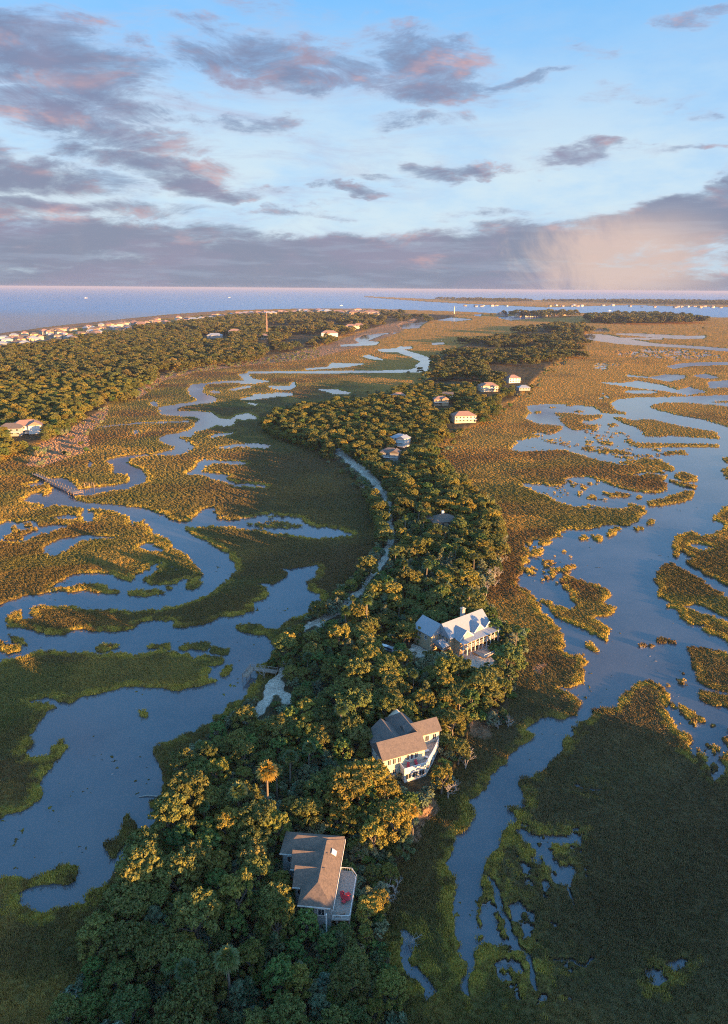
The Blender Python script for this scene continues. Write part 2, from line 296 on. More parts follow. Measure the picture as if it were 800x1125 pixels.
for p in [
 zz(540,400,4,[(270,212),(340,213),(410,224),(480,220),(492,235),(440,248),(392,260),(430,262),(470,285),(455,298),(350,290),(308,265),(298,235)]),
 zz(540,400,4,[(520,232),(560,232),(620,245),(700,240),(790,262),(850,275),(1000,300),(1000,330),(820,318),(680,320),(660,300),(640,280),(580,262)]),
 zz(540,400,4,[(385,375),(410,360),(415,340),(440,337),(445,360),(520,375),(560,378),(640,398),(600,402),(540,395),(460,392)]),
 zz(540,400,4,[(465,350),(490,330),(550,345),(530,358)]), zz(540,400,4,[(585,338),(640,345),(800,348),(900,350),(1000,352),(1000,365),(800,368),(700,370),(620,362)]),
 zz(540,400,4,[(660,398),(730,395),(735,408),(670,410)]), zz(540,400,4,[(750,385),(850,378),(860,400),(760,402)]), zz(540,400,4,[(540,405),(640,402),(745,420),(740,440),(780,465),(640,470),(600,450)]),
 zz(540,400,4,[(500,262),(540,258),(562,270),(530,282)]), zz(540,400,4,[(500,300),(580,298),(588,308),(510,310)]), zz(540,400,4,[(430,266),(460,264),(475,285),(450,288)]),
 [(712,446),(728,442),(755,442),(800,446),(860,450),(1140,455),(1140,500),(860,480),(800,470),(772,461),(747,457),(722,451)], [(774,441),(800,440),(860,441),(860,443),(790,443)],
 [(791,503),(800,502),(840,500),(840,508),(800,509)],[(792,515),(800,514),(860,520),(860,535),(800,527),(793,522)],
 [(1140,530),(800,556),(791,560),(782,572),(797,576),(793,582),(770,590),(757,584),(747,586),(741,597),(738,611),(742,614),(748,606),(754,611),(755,621),(770,629),(800,645),(860,662),(1140,700)],
 [(725,621),(740,619),(755,629),(770,637),(788,650),(800,658),(860,690),(1140,790),(1140,840),(860,740),(800,706),(772,692),(772,685),(762,686),(750,680),(745,670),(733,667),(732,660),(725,655),(721,640),(722,630)],
 [(720,700),(724,699),(740,706),(742,709),(730,710),(722,706)], [(759,712),(775,711),(800,720),(860,735),(1140,800),(1140,870),(860,775),(800,760),(780,755),(768,748),(766,737),(760,722)],
 [(767,762),(780,759),(800,765),(860,780),(1140,840),(1140,880),(860,805),(800,782),(785,775),(770,768)], [(750,775),(757,776),(770,787),(776,797),(768,793),(752,783)],
 zz(560,580,5.714,[(335,350),(345,312),(380,302),(460,350),(560,350),(610,390),(640,410),(610,440),(600,470),(650,510),(640,550),(540,560),(555,590),(600,620),(630,700),(600,720),(540,680),(440,640),(400,610),(340,590),(280,540),(230,490),(180,460),(200,450),(280,480),(380,520),(410,480),(360,430)]),
 zz(560,580,5.714,[(480,720),(520,730),(580,770),(560,790),(490,750)]), zz(560,580,5.714,[(160,105),(180,85),(255,75),(250,100),(180,120)]),
 zz(560,500,3.333,[(500,170),(570,158),(640,130),(680,135),(662,165),(580,185),(520,190)]), zz(560,500,3.333,[(425,185),(450,178),(505,192),(470,200),(430,195)]),
 zz(560,500,3.333,[(575,90),(600,92),(685,112),(685,127),(650,122),(600,110)]), zz(560,500,3.333,[(600,68),(640,60),(680,80),(687,100),(640,100),(605,85)]),
 zz(560,500,3.333,[(345,138),(400,138),(440,145),(430,155),(375,155)]), zz(560,500,3.333,[(380,0),(430,8),(550,15),(610,52),(600,62),(500,45),(400,30)]),
 [(738,795),(733,780),(735,768),(728,755),(722,748)],
 ]: fill(wat, p, 0)
for e in ((713,574,5,3),(701,581,5,3),(590,607,6,4),(671,585,5,4),(677,581,4,2),(657,592,5,3.5),(643,592,5,2.5),(651,547,5,2.5),(701,546,4,2),(591,453,5,2),(606,448,5,1.2),(626,446,5,1),(636,452,6,1.3)):
    ell(wat, *e, 0)
for p in ([(755,596),(765,597),(782,601),(776,605),(758,602)],[(748,606),(756,609),(757,620),(745,617)],[(750,666),(765,664),(800,678),(830,690),(830,700),(800,685),(785,678),(765,672)]): fill(wat, p, 1)
for st in ([(695,522,1.5),(712,519,1.5),(730,522,1.5)],): stroke(wat, st, 1)
# far right waters
D4 = lambda pts: zz(600,340,4,pts)
for p in (D4([(150,115),(190,108),(270,112),(330,125),(480,150),(600,158),(800,172),(1100,180),(1100,190),(800,184),(640,170),(480,161),(330,152),(200,134),(160,125)]), D4([(190,84),(260,84),(275,96),(210,97)]),
          D4([(260,105),(420,106),(560,114),(700,117),(690,127),(600,130),(420,118)]), D4([(320,125),(420,124),(540,128),(430,132)]), D4([(530,250),(600,236),(720,231),(800,232),(1100,230),(1100,242),(800,243),(640,247),(560,260)]),
          D4([(350,287),(460,298),(520,286),(612,290),(610,302),(540,317),(450,300),(360,295)]), D4([(640,290),(700,284),(762,300),(700,303)]), D4([(710,320),(800,310),(1100,312),(1100,345),(800,342),(720,344)]),
          D4([(230,320),(340,324),(400,314),(500,330),(580,355),(630,343),(705,362),(620,376),(520,357),(400,344),(330,334)]), D4([(60,232),(82,228),(80,242),(62,242)]), D4([(330,360),(440,356),(500,364),(400,370)])): fill(wat, p, 1)
SOFT = [(536,950),(580,960),(600,1000),(655,1045),(665,1080),(640,1125),(560,1125),(545,1060),(522,1040),(530,980)]
for p in (D4([(185,380),(250,367),(310,385),(240,397)]), D4([(300,180),(370,180),(510,190),(500,205),(370,215),(310,205)]), D4([(200,232),(300,232),(330,245),(250,275),(220,262)]), D4([(400,170),(700,180),(800,215),(540,225),(420,200)]),
          [(556,486),(600,470),(640,490),(590,497)],[(640,455),(700,480),(740,500),(690,512),(640,500)],[(575,533),(620,525),(660,527),(690,556),(640,560),(600,545)],[(566,600),(600,596),(628,600),(640,640),(600,655),(575,640)],
          [(700,705),(745,700),(760,735),(765,760),(790,800),(792,860),(770,850),(745,800),(728,760),(735,735),(715,720)],[(700,700),(700,735),(730,735),(740,710)],
          [(552,905),(600,900),(622,906),(640,940),(632,985),(600,1000),(560,985),(545,945)],[(600,800),(640,790),(620,830),(590,850),(575,830)],[(548,880),(570,870),(568,905),(545,905)],
          [(622,900),(640,905),(650,960),(628,970)],[(645,1040),(700,1060),(760,1060),(730,1090),(660,1080)]): fill(sha, p, 1)
fill(sha, SOFT, .62)
stroke(wat, [(575,915,4),(588,934,4),(600,946,3.5),(613,960,3),(627,978,2.5),(634,997,1.5)], 1)
stroke(wat, [(538,965,3),(551,985,4),(556,1010,4),(568,1030,4),(578,1050,3),(585,1085,3)], 1)
stroke(wat, [(600,1052,3),(640,1058,4),(655,1050,3)], 1); stroke(wat, [(640,862,2),(665,872,1.4)], 1)
ell(wat, 560,1012+20, 3,3,1)

def boxblur(a, r, axis):
    n = a.shape[axis]; pad = [(0, 0), (0, 0)]; pad[axis] = (r+1, r)
    c = np.cumsum(np.pad(a, pad, mode='edge'), axis=axis, dtype=np.float64)
    s1 = [slice(None)]*2; s2 = [slice(None)]*2; s1[axis] = slice(2*r+1, 2*r+1+n); s2[axis] = slice(0, n)
    return ((c[tuple(s1)]-c[tuple(s2)])/(2*r+1)).astype(np.float32)
wat = boxblur(boxblur(wat, 1, 1), 1, 0)
sha = boxblur(boxblur(sha, 6, 1), 4, 0)

# other surveyed areas: woods, sand, path
def area(polys, blur=2):
    a = np.zeros((RH, RW), np.float32)
    for p in polys: fill(a, p, 1)
    return boxblur(boxblur(a, blur*2, 1), blur, 0)
WOOD_I = [(565,366),(600,360),(645,360),(640,372),(618,392),(600,405),(580,425),(565,440),(545,447),(535,462),(505,474),(490,485),(478,500),(486,515),(500,525),(515,535),(528,545),(545,560),(552,585),(552,610),(540,632),(528,650),(532,668),(548,690),(575,705),(574,722),(560,735),(563,760),(560,780),(545,790),(520,800),(505,825),(498,850),(480,870),(462,900),(448,930),(430,960),(420,990),(418,1040),(428,1080),(440,1125),(452,1180),(460,1310),(20,1310),(50,1190),(72,1125),(92,1078),(110,1040),(135,1000),(150,965),(163,935),(178,905),(192,880),(200,855),(215,825),(240,805),(262,788),(285,770),(300,748),(305,728),(318,705),(335,690),(352,672),(372,655),(390,640),(405,622),(415,600),(413,575),(405,548),(390,525),(370,508),(345,492),(320,482),(300,474),(288,468),(300,458),(330,448),(370,442),(410,436),(450,428),(478,414),(480,400),(490,388),(520,376)]
WOOD_L = [(-320,437),(-100,401),(0,385),(60,378),(120,369),(190,359.5),(245,351.5),(330,345.5),(410,344),(470,346),(505,347),(480,352),(440,357),(400,363),(365,372),(345,383),(300,391),(262,399),(215,403),(190,408),(172,418),(150,432),(128,440),(105,455),(88,462),(65,478),(45,486),(20,495),(0,505),(-60,515),(-150,530),(-320,560)]
WOOD_X = [[(-60,512),(0,510),(25,515),(40,520),(20,526),(-60,532)], [(560,500+50),(590,540),(625,550),(600,560),(570,558)]]
wood = area([WOOD_I, WOOD_L]); wood2 = area([WOOD_I])
SAND = [[(45,486),(65,478),(105,455),(120,445),(115,462),(95,478),(100,495),(70,505),(45,515),(30,512)],[(150,430),(172,416),(215,403),(265,398),(345,383),(420,358),(460,350),(440,365),(400,380),(340,395),(270,402),(215,409),(180,418),(150,440)],
        [(-320,410),(0,366.5),(120,352),(250,341.2),(250,343.5),(120,356),(0,371),(-320,420)], [(512,790),(530,778),(548,790),(535,812),(515,815)],[(455,880),(470,870),(478,890),(455,930),(448,920)],[(585,735),(600,730),(600,745)]]
PATH = [[(366,497),(374,496),(384,505),(398,515),(412,527),(425,543),(432,562),(434,590),(430,612),(420,628),(408,645),(404,640),(416,622),(424,606),(426,585),(425,563),(418,547),(406,532),(392,520),(378,509)],
        [(405,640),(408,645),(395,662),(378,678),(355,690),(335,700),(330,696),(352,684),(372,672)],
        [(309,729),(315,731),(313,742),(311,752),(316,764),(322,768),(320,778),(310,781),(306,770),(298,770),(290,785),(282,795),(272,792),(283,775),(296,755),(305,740)], [(447,712),(470,716),(480,728),(450,735)], [(490,725),(530,712),(545,735),(520,742)], [(360,935-12),(300,928),(296,950),(312,980)]]
sand = area(SAND, 2); path = area(PATH[:3], 2); yard = area(PATH[3:5], 2)
def samp(ras, px, py):
    u = (px-X0)*SS-.5; v = (py-Y0)*SS-.5
    u = np.clip(u, 0, RW-1.01); v = np.clip(v, 0, RH-1.01)
    i = u.astype(int); j = v.astype(int); fu = u-i; fv = v-j
    return (ras[j, i]*(1-fu)+ras[j, i+1]*fu)*(1-fv)+(ras[j+1, i]*(1-fu)+ras[j+1, i+1]*fu)*fv

def survey(x, y):
    """what lies at world (x, y): land cover fractions and height"""
    r = np.hypot(x, y)
    k = np.minimum(1.0, 260/np.maximum(r, 1))           # shoreline wobble ~1.5 m near, scaled with distance by the survey's accuracy
    wob = 1.7
    dx = (fbm(x, y, 5.0, 4, 3)-.5)*2*wob*1.6; dy = (fbm(x, y, 5.0, 4, 9)-.5)*2*wob*1.6
    px, py = topix(x+dx, y+dy)
    w = samp(wat, px, py); s = samp(sha, px, py)
    land = 1-np.clip(w*np.where((py < 545) & (py > 352), 1.45, 1.12), 0, 1)
    fine = fbm(x, y, 3.2, 4, 21, .62); mid = fbm(x, y, 11.0, 3, 31)
    land = np.where(s > .02, land+np.where(land > .5, s*(1.0*(fine-.56)+.9*(mid-.5))*2.8, s*(.24+1.6*(fine-.5)+1.0*(mid-.5))), land)
    spk = fbm(x, y, 1.6, 3, 41, .6)+.5*(fbm(x, y, 14.0, 3, 43)-.5); land = np.where((land < .3) & (spk > .83) & (y < 900), .55, land)
    return px, py, np.clip(land, -.2, 1.2), s, fine, mid
def height(x, y):
    px, py, land, s, fine, mid = survey(x, y)
    z = -.9+1.35*sst(land, .34, .66)
    z = np.where((s > .1) & (z > -.35) & (z < .38), .035+.05*(fine-.5), z)
    z = z+sst(land, .5, .9)*(0.5*(fine-.5)+.5*(fbm(x, y, 40, 3, 5)-.5))
    wd = samp(wood, px, py); z = z+sst(wd, .1, .9)*(1.0+1.4*fbm(x, y, 30, 3, 77))
    far = sst(np.hypot(x, y), 1200, 4000); z = z+far*sst(land, .4, .6)*1.5
    return z, px, py, land, s, fine, mid, wd

def cover_colour(x, y, px, py, land, s, fine, mid, wd):
    """vegetation and soil colour: rusty and green marsh grasses, levee grass, sand, mud, painted tree shadow"""
    big = fbm(x, y, 70, 4, 101); big2 = fbm(x, y, 28, 4, 151); fleck = fbm(x, y, 2.2, 3, 171)
    def C(*c): return np.array(c)[None, :]
    e = lambda v: v[..., None]
    green = C(.120, .115, .033); brown = C(.150, .100, .038); gold = C(.44, .27, .065); dark = C(.085, .085, .034); rust = C(.40, .22, .055)
    g = sst(big, .40, .62)
    col = e(1-g)*brown+e(g)*green
    col = col+e(sst(big2, .5, .72)*.6)*(gold-col)
    col = col+e(sst(fleck, .52, .7)*.45)*(dark-col)
    band = fbm(x*.35+y*.2, y-.3*x, 38, 4, 909); col = col+e(sst(band, .5, .66)*.55)*(C(.17,.145,.042)-col); col = col+e(sst(band, .46, .32)*.5)*(C(.12,.068,.030)-col)
    # right side and far marsh: rusty cordgrass
    R1 = sst(y, 380, 900)*sst(x, -60, 60)
    col = col+e(R1*.6*sst(big, .3, .6))*(rust-col)+e(R1*.35)*(gold*.9-col)
    R2 = sst(y, 900, 1800); col = col+e(R2*.75)*(C(.58,.29,.065)-col)
    N1 = (1-sst(y, 165, 250))*sst(x, 15, 45)
    col = col+e(N1*.75)*(C(.112, .088, .042)*(.7+.8*e(big2))-col)
    # shadow of the island trees painted into the marsh colour on their left
    tree_shade = np.exp(-(((px-330)/110)**2+((py-560)/70)**2))
    col = col+e(np.clip(tree_shade*1.2, 0, .7))*(C(.115, .088, .040)-col)
    # bright grass on the creek levees
    lv = np.clip(sst(land, .45, .62)*(1-sst(LEV, .80, .99)), 0, 1)
    col = col+e(lv*.95*sst(fleck, .2, .6)*sst(big2, .25, .55))*(C(.34, .25, .045)-col)
    # mud at the foot of the banks
    mud = 1-sst(land, .42, .56); col = col+e(mud)*(C(.085, .070, .058)-col)
    fl = (s > .1) & (land < .60); col = np.where(e(fl), C(.150, .145, .150)*(1+e(.5*(fine-.5))), col)
    sd = samp(sand, px, py); sd = sst(sd+.5*(fine-.5), .3, .7); col = col+e(sd*.85)*(C(.34, .215, .135)-col)
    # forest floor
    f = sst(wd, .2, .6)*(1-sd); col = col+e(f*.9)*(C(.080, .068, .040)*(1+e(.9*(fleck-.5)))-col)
    p = np.maximum(samp(path, px, py), samp(yard, px, py)*.8); p = sst(p+.35*(fine-.5), .3, .6); col = col+e(p)*(C(.68, .59, .49)*(1+e(.35*(fleck-.5)))-col)
    col = col*(1+e(.3*(fleck-.5)+.3*(fine-.5)))
    return np.clip(col, .01, .8)
LEV = None

# ------------------------------------------------------------ ground sheet (one mesh, finer near, reaches the horizon)
us = np.arange(-300, 1101, 1.15); 
vs = np.concatenate([np.arange(319.6, 345, .35), np.arange(345, 420, .6), np.arange(420, 1300, 1.05)])
U, V = np.meshgrid(us, vs)
a = (U-400)/F; b = (562.5-V)/F                       # level fan of rays: rows are at constant distance ahead
cp, sp = math.cos(PITCH), math.sin(PITCH)
dxx = a; dyy = cp+b*sp; dzz = -sp+b*cp
t = -H/dzz
GX = dxx*t; GY = dyy*t
GZ, gpx, gpy, gland, gs, gfine, gmid, gwd = height(GX, GY)
# distance-from-shore measure: blur land over about 5 m, whatever the mesh density
L01 = (gland > .5).astype(np.float32); LEVG = np.zeros_like(L01)
mpx = np.abs(GX[:, 1]-GX[:, 0]); mpy = np.abs(np.gradient(GY[:, 0]))
for (lo, hi) in [(i, min(i+40, len(vs))) for i in range(0, len(vs), 40)]:
    rx = max(1, int(round(3.2/mpx[(lo+hi)//2]))); ry = max(1, int(round(3.2/mpy[(lo+hi)//2])))
    l2 = max(0, lo-ry-1); h2 = min(len(vs), hi+ry+1)
    bl = boxblur(boxblur(L01[l2:h2], rx, 1), ry, 0); LEVG[lo:hi] = bl[lo-l2:hi-l2]
LEV = LEVG
GC = cover_colour(GX, GY, gpx, gpy, gland, gs, gfine, gmid, gwd)

def mesh_obj(name, verts, faces, mats=(), parent=None, midx=None, smooth=False):
    me = bpy.data.meshes.new(name)
    me.from_pydata([tuple(v) for v in verts], [], [tuple(f) for f in faces])
    for m in (mats if isinstance(mats, (list, tuple)) else [mats]): me.materials.append(m)
    if midx is not None: me.polygons.foreach_set('material_index', midx)
    if smooth: me.polygons.foreach_set('use_smooth', [True]*len(me.polygons))
    me.update()
    o = bpy.data.objects.new(name, me); COL.objects.link(o)
    if parent: o.parent = parent
    return o
def np_mesh(name, V3, quads, cols=None, wet=None):
    me = bpy.data.meshes.new(name); n = len(V3); k = quads.shape[1]
    me.vertices.add(n); me.vertices.foreach_set('co', np.ascontiguousarray(V3, np.float32).ravel())
    me.loops.add(quads.size); me.loops.foreach_set('vertex_index', quads.astype(np.int32).ravel())
    me.polygons.add(len(quads)); me.polygons.foreach_set('loop_start', (np.arange(len(quads))*k).astype(np.int32))
    me.polygons.foreach_set('loop_total', np.full(len(quads), k, np.int32))
    if cols is not None:
        at = me.color_attributes.new('tint', 'FLOAT_COLOR', 'POINT')
        at.data.foreach_set('color', np.concatenate([cols, np.ones((n, 1)) if wet is None else wet], 1).astype(np.float32).ravel())
    me.update(calc_edges=True)
    return me

def mat(name, col=(.5,.5,.5), rough=.7, spec=.3, fn=None, metal=0.0):
    m = bpy.data.materials.new(name); m.use_nodes = True; t = NT(m.node_tree)
    b = t.n['Principled BSDF']; b.inputs['Base Color'].default_value = (*col, 1)
    b.inputs['Roughness'].default_value = rough; b.inputs['Specular IOR Level'].default_value = spec; b.inputs['Metallic'].default_value = metal
    if fn: fn(t, b)
    return m
def bump(t, b, h, strength, dist):
    n = t.new('ShaderNodeBump'); n.inputs['Strength'].default_value = strength; n.inputs['Distance'].default_value = dist
    t.put(n.inputs['Height'], h); t.l.new(n.outputs[0], b.inputs['Normal'])
def f_marsh(t, b):
    at = t.new('ShaderNodeAttribute', attribute_name='tint')
    pos = t.new('ShaderNodeNewGeometry').outputs['Position']
    n = t.noise(pos, 1.1, 3, .7); n2 = t.noise(pos, .35, 3, .6)
    c = t.vm('SCALE', at.outputs['Color'], scale=t.ramp(n, .25, .75, .7, 1.3, False))
    t.put(b.inputs['Base Color'], c)
    n3 = t.noise(pos, .09, 4, .7); n4 = t.noise(pos, .022, 4, .7)
    fary = t.ramp(t.sep(pos)[1], 700, 1700)
    hgt = t.m('ADD', t.m('ADD', n, n2), t.m('MULTIPLY', fary, t.m('ADD', t.m('MULTIPLY', n3, 6.0), t.m('MULTIPLY', n4, 18.0))))
    dry = t.m('SUBTRACT', 1.0, at.outputs['Alpha']); t.put(b.inputs['Roughness'], t.m('ADD', .16, t.m('MULTIPLY', dry, .78)))
    t.put(b.inputs['Specular IOR Level'], t.m('SUBTRACT', .6, t.m('MULTIPLY', dry, .5)))
    bump(t, b, t.m('MULTIPLY', hgt, t.m('ADD', .02, t.m('MULTIPLY', dry, .98))), 1.0, 2.0)
M_marsh = mat('marsh_ground', rough=.95, spec=.1, fn=f_marsh)
nr, nc = U.shape
idx = np.arange(nr*nc).reshape(nr, nc)
quads = np.stack([idx[1:, :-1], idx[1:, 1:], idx[:-1, 1:], idx[:-1, :-1]], -1).reshape(-1, 4)
me = np_mesh('ground', np.stack([GX, GY, GZ], -1).reshape(-1, 3), quads, GC.reshape(-1, 3), ((gs > .1) & (gland < .60)).astype(float).reshape(-1, 1))
me.polygons.foreach_set('use_smooth', np.ones(len(quads), bool)); me.materials.append(M_marsh)
go_ = bpy.data.objects.new('ground', me); COL.objects.link(go_); go_['kind'] = 'structure'

# ------------------------------------------------------------ water sheet
def f_water(t, b):
    pos = t.new('ShaderNodeNewGeometry').outputs['Position']
    n1 = t.noise(pos, .02, 5, .6); n2 = t.noise(pos, .25, 5, .65); yy = t.sep(pos)[1]
    silt = t.mix(t.ramp(n1, .35, .65), (.060,.070,.088,1), (.105,.11,.125,1))
    silt = t.mix(t.m('MULTIPLY', t.ramp(yy, 1600, 700), t.ramp(n2, .45, .75, 0, .5)), silt, (.12,.115,.12,1))
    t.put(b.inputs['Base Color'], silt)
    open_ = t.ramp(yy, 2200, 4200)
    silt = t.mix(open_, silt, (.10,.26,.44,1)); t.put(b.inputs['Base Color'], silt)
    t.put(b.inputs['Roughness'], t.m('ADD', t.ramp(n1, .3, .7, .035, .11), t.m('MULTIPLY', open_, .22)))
    b.inputs['IOR'].default_value = 1.72
    calm = t.ramp(yy, 900, 300)
    rip = t.m('MULTIPLY', calm, t.noise(t.vm('MULTIPLY', pos, (1.0, 1.6, 1.0)), 1.6, 3, .6))
    bump(t, b, rip, .2, .05)
M_water = mat('tidal_water', rough=.12, spec=.5, fn=f_water)
wt = mesh_obj('water', [(-90000,-3000,0),(90000,-3000,0),(90000,120000,0),(-90000,120000,0)], [(0,1,2,3)], M_water); wt['kind'] = 'structure'
sb = mesh_obj('seabed', [(-90000,-3000,-1.2),(90000,-3000,-1.2),(90000,120000,-1.2),(-90000,120000,-1.2)], [(0,1,2,3)], M_marsh); sb['kind'] = 'structure'

# ------------------------------------------------------------ haze
hz = bpy.data.materials.new('haze'); hz.use_nodes = True; t = NT(hz.node_tree); t.n.clear()
o = t.new('ShaderNodeOutputMaterial'); v = t.new('ShaderNodeVolumePrincipled')
v.inputs['Color'].default_value = (.44, .53, .80, 1); v.inputs['Density'].default_value = 3.6e-5; v.inputs['Anisotropy'].default_value = 0.0
t.l.new(v.outputs[0], o.inputs['Volume'])
def boxv(x0, x1, y0, y1, z0, z1): return [(x, y, z) for z in (z0, z1) for y in (y0, y1) for x in (x0, x1)]
BF = [(0,2,3,1),(4,5,7,6),(0,1,5,4),(2,6,7,3),(0,4,6,2),(1,3,7,5)]
hb = mesh_obj('haze', boxv(-91000, 91000, -3100, 121000, -2.6, 128), BF, hz); hb['kind'] = 'stuff'

# ------------------------------------------------------------ vegetation shapes
def leaf_cloud(cent, rad, n, size, seed, zmin=-.25, jit=.55, col=((1,1,1),(1,1,1)), aspect=.65, shell=(.72,1.08)):
    """leaf-sized faces over the upper surface of each clump"""
    g = np.random.default_rng(seed); cent = np.repeat(np.asarray(cent, float), n, 0); rad = np.repeat(np.asarray(rad, float), n)
    m = len(cent); d = g.normal(size=(m, 3)); d /= np.linalg.norm(d, axis=1)[:, None]
    d[:, 2] = np.where(d[:, 2] < zmin, -d[:, 2], d[:, 2])
    p = cent+d*(rad*g.uniform(*shell, m))[:, None]*np.array([1, 1, .8])
    nrm = d+g.normal(size=(m, 3))*jit; nrm /= np.linalg.norm(nrm, axis=1)[:, None]
    up = g.normal(size=(m, 3)); u = np.cross(nrm, up); u /= np.linalg.norm(u, axis=1)[:, None]; v = np.cross(nrm, u)
    s = size*g.uniform(.6, 1.3, m)[:, None]; u = u*s; v = v*s*aspect
    V3 = np.stack([p-u, p-v*.9, p+u, p+v*.9], 1).reshape(-1, 3)
    q = np.arange(m*4).reshape(-1, 4)
    mixv = g.uniform(0, 1, (m, 1)); c = np.array(col[0])*(1-mixv)+np.array(col[1])*mixv
    return V3, q, np.repeat(c*g.uniform(.75, 1.25, (m, 1)), 4, 0)
def tube(pts, rads, n=6):
    pts = [Vector(p) for p in pts]; V3 = []; Fc = []
    for i, p in enumerate(pts):
        d = (pts[min(i+1, len(pts)-1)]-pts[max(i-1, 0)]).normalized()
        a = d.orthogonal().normalized(); b = d.cross(a)
        for k in range(n):
            t = 2*math.pi*k/n; V3.append(p+(a*math.cos(t)+b*math.sin(t))*rads[i])
    for i in range(len(pts)-1):
        for k in range(n):
            k2 = (k+1) % n; Fc.append((i*n+k, i*n+k2, (i+1)*n+k2, (i+1)*n+k))
    Fc.append(tuple(range(n))[::-1]); Fc.append(tuple((len(pts)-1)*n+k for k in range(n)))
    return V3, Fc
class MB:
    def __init__(s): s.v = []; s.f = []; s.mi = []
    def add(s, V3, Fc, mi=0):
        o = len(s.v); s.v += [tuple(v) for v in V3]; s.f += [tuple(o+i for i in f) for f in Fc]; s.mi += [mi]*len(Fc); return s
    def tube(s, pts, rads, n=6, mi=0): return s.add(*tube(pts, rads, n), mi)
    def box(s, x0, x1, y0, y1, z0, z1, mi=0): return s.add(boxv(min(x0,x1), max(x0,x1), min(y0,y1), max(y0,y1), min(z0,z1), max(z0,z1)), [(0,2,3,1),(4,5,7,6),(0,1,5,4),(2,6,7,3),(0,4,6,2),(1,3,7,5)], mi)
    def obox(s, a, b, w, h, mi=0, lift=0.0):
        """a bar of width w and height h from a to b"""
        a = Vector(a); b = Vector(b); d = (b-a).normalized(); u = Vector((-d.y, d.x, 0)); u = u.normalized() if u.length > 1e-6 else Vector((1,0,0)); k = d.cross(u)
        V3 = [p+u*(i*w/2)+k*(j*h/2)+Vector((0,0,lift)) for p in (a, b) for i, j in ((-1,-1),(1,-1),(1,1),(-1,1))]
        return s.add(V3, [(0,1,2,3),(7,6,5,4),(0,4,5,1),(1,5,6,2),(2,6,7,3),(3,7,4,0)], mi)
    def prism(s, poly, z0, z1, mi=0):
        n = len(poly); V3 = [(x, y, z0) for x, y in poly]+[(x, y, z1) for x, y in poly]
        return s.add(V3, [tuple(range(n))[::-1], tuple(range(n, 2*n))]+[(i, (i+1)%n, n+(i+1)%n, n+i) for i in range(n)], mi)
    def build(s, name, mats, parent=None): return mesh_obj(name, s.v, s.f, mats, parent, s.mi)

def f_leaf(strength):
    def fn(t, b):
        at = t.new('ShaderNodeAttribute', attribute_name='tint'); oi = t.new('ShaderNodeObjectInfo')
        r = oi.outputs['Random']
        hue = t.mix(t.ramp(r, 0, 1, 0, 1, False), (.72, .92, .75, 1), (1.30, 1.12, .80, 1))
        v = t.m('ADD', .72, t.m('MULTIPLY', t.m('FRACT', t.m('MULTIPLY', r, 17.3)), .6))
        c = t.vm('SCALE', t.vm('MULTIPLY', at.outputs['Color'], hue), scale=t.m('MULTIPLY', v, strength))
        t.put(b.inputs['Base Color'], c)
        b.inputs['Subsurface Weight'].default_value = 0
    return fn
M_leaf = mat('leaves', rough=.65, spec=.25, fn=f_leaf(1.0))
M_palm = mat('palm_leaves', rough=.5, spec=.4, fn=f_leaf(1.0))
def f_bark(t, b):
    pos = t.new('ShaderNodeTexCoord').outputs['Object']; n = t.noise(pos, 3, 4, .7)
    t.put(b.inputs['Base Color'], t.mix(n, (.10,.08,.06,1), (.30,.27,.23,1)))
M_bark = mat('bark', rough=.9, spec=.1, fn=f_bark)
def f_dead(t, b):
    pos = t.new('ShaderNodeTexCoord').outputs['Object']; n = t.noise(pos, 2, 4, .7)
    t.put(b.inputs['Base Color'], t.mix(n, (.26,.24,.22,1), (.52,.48,.44,1)))
M_dead = mat('weathered_wood', rough=.9, spec=.1, fn=f_dead)

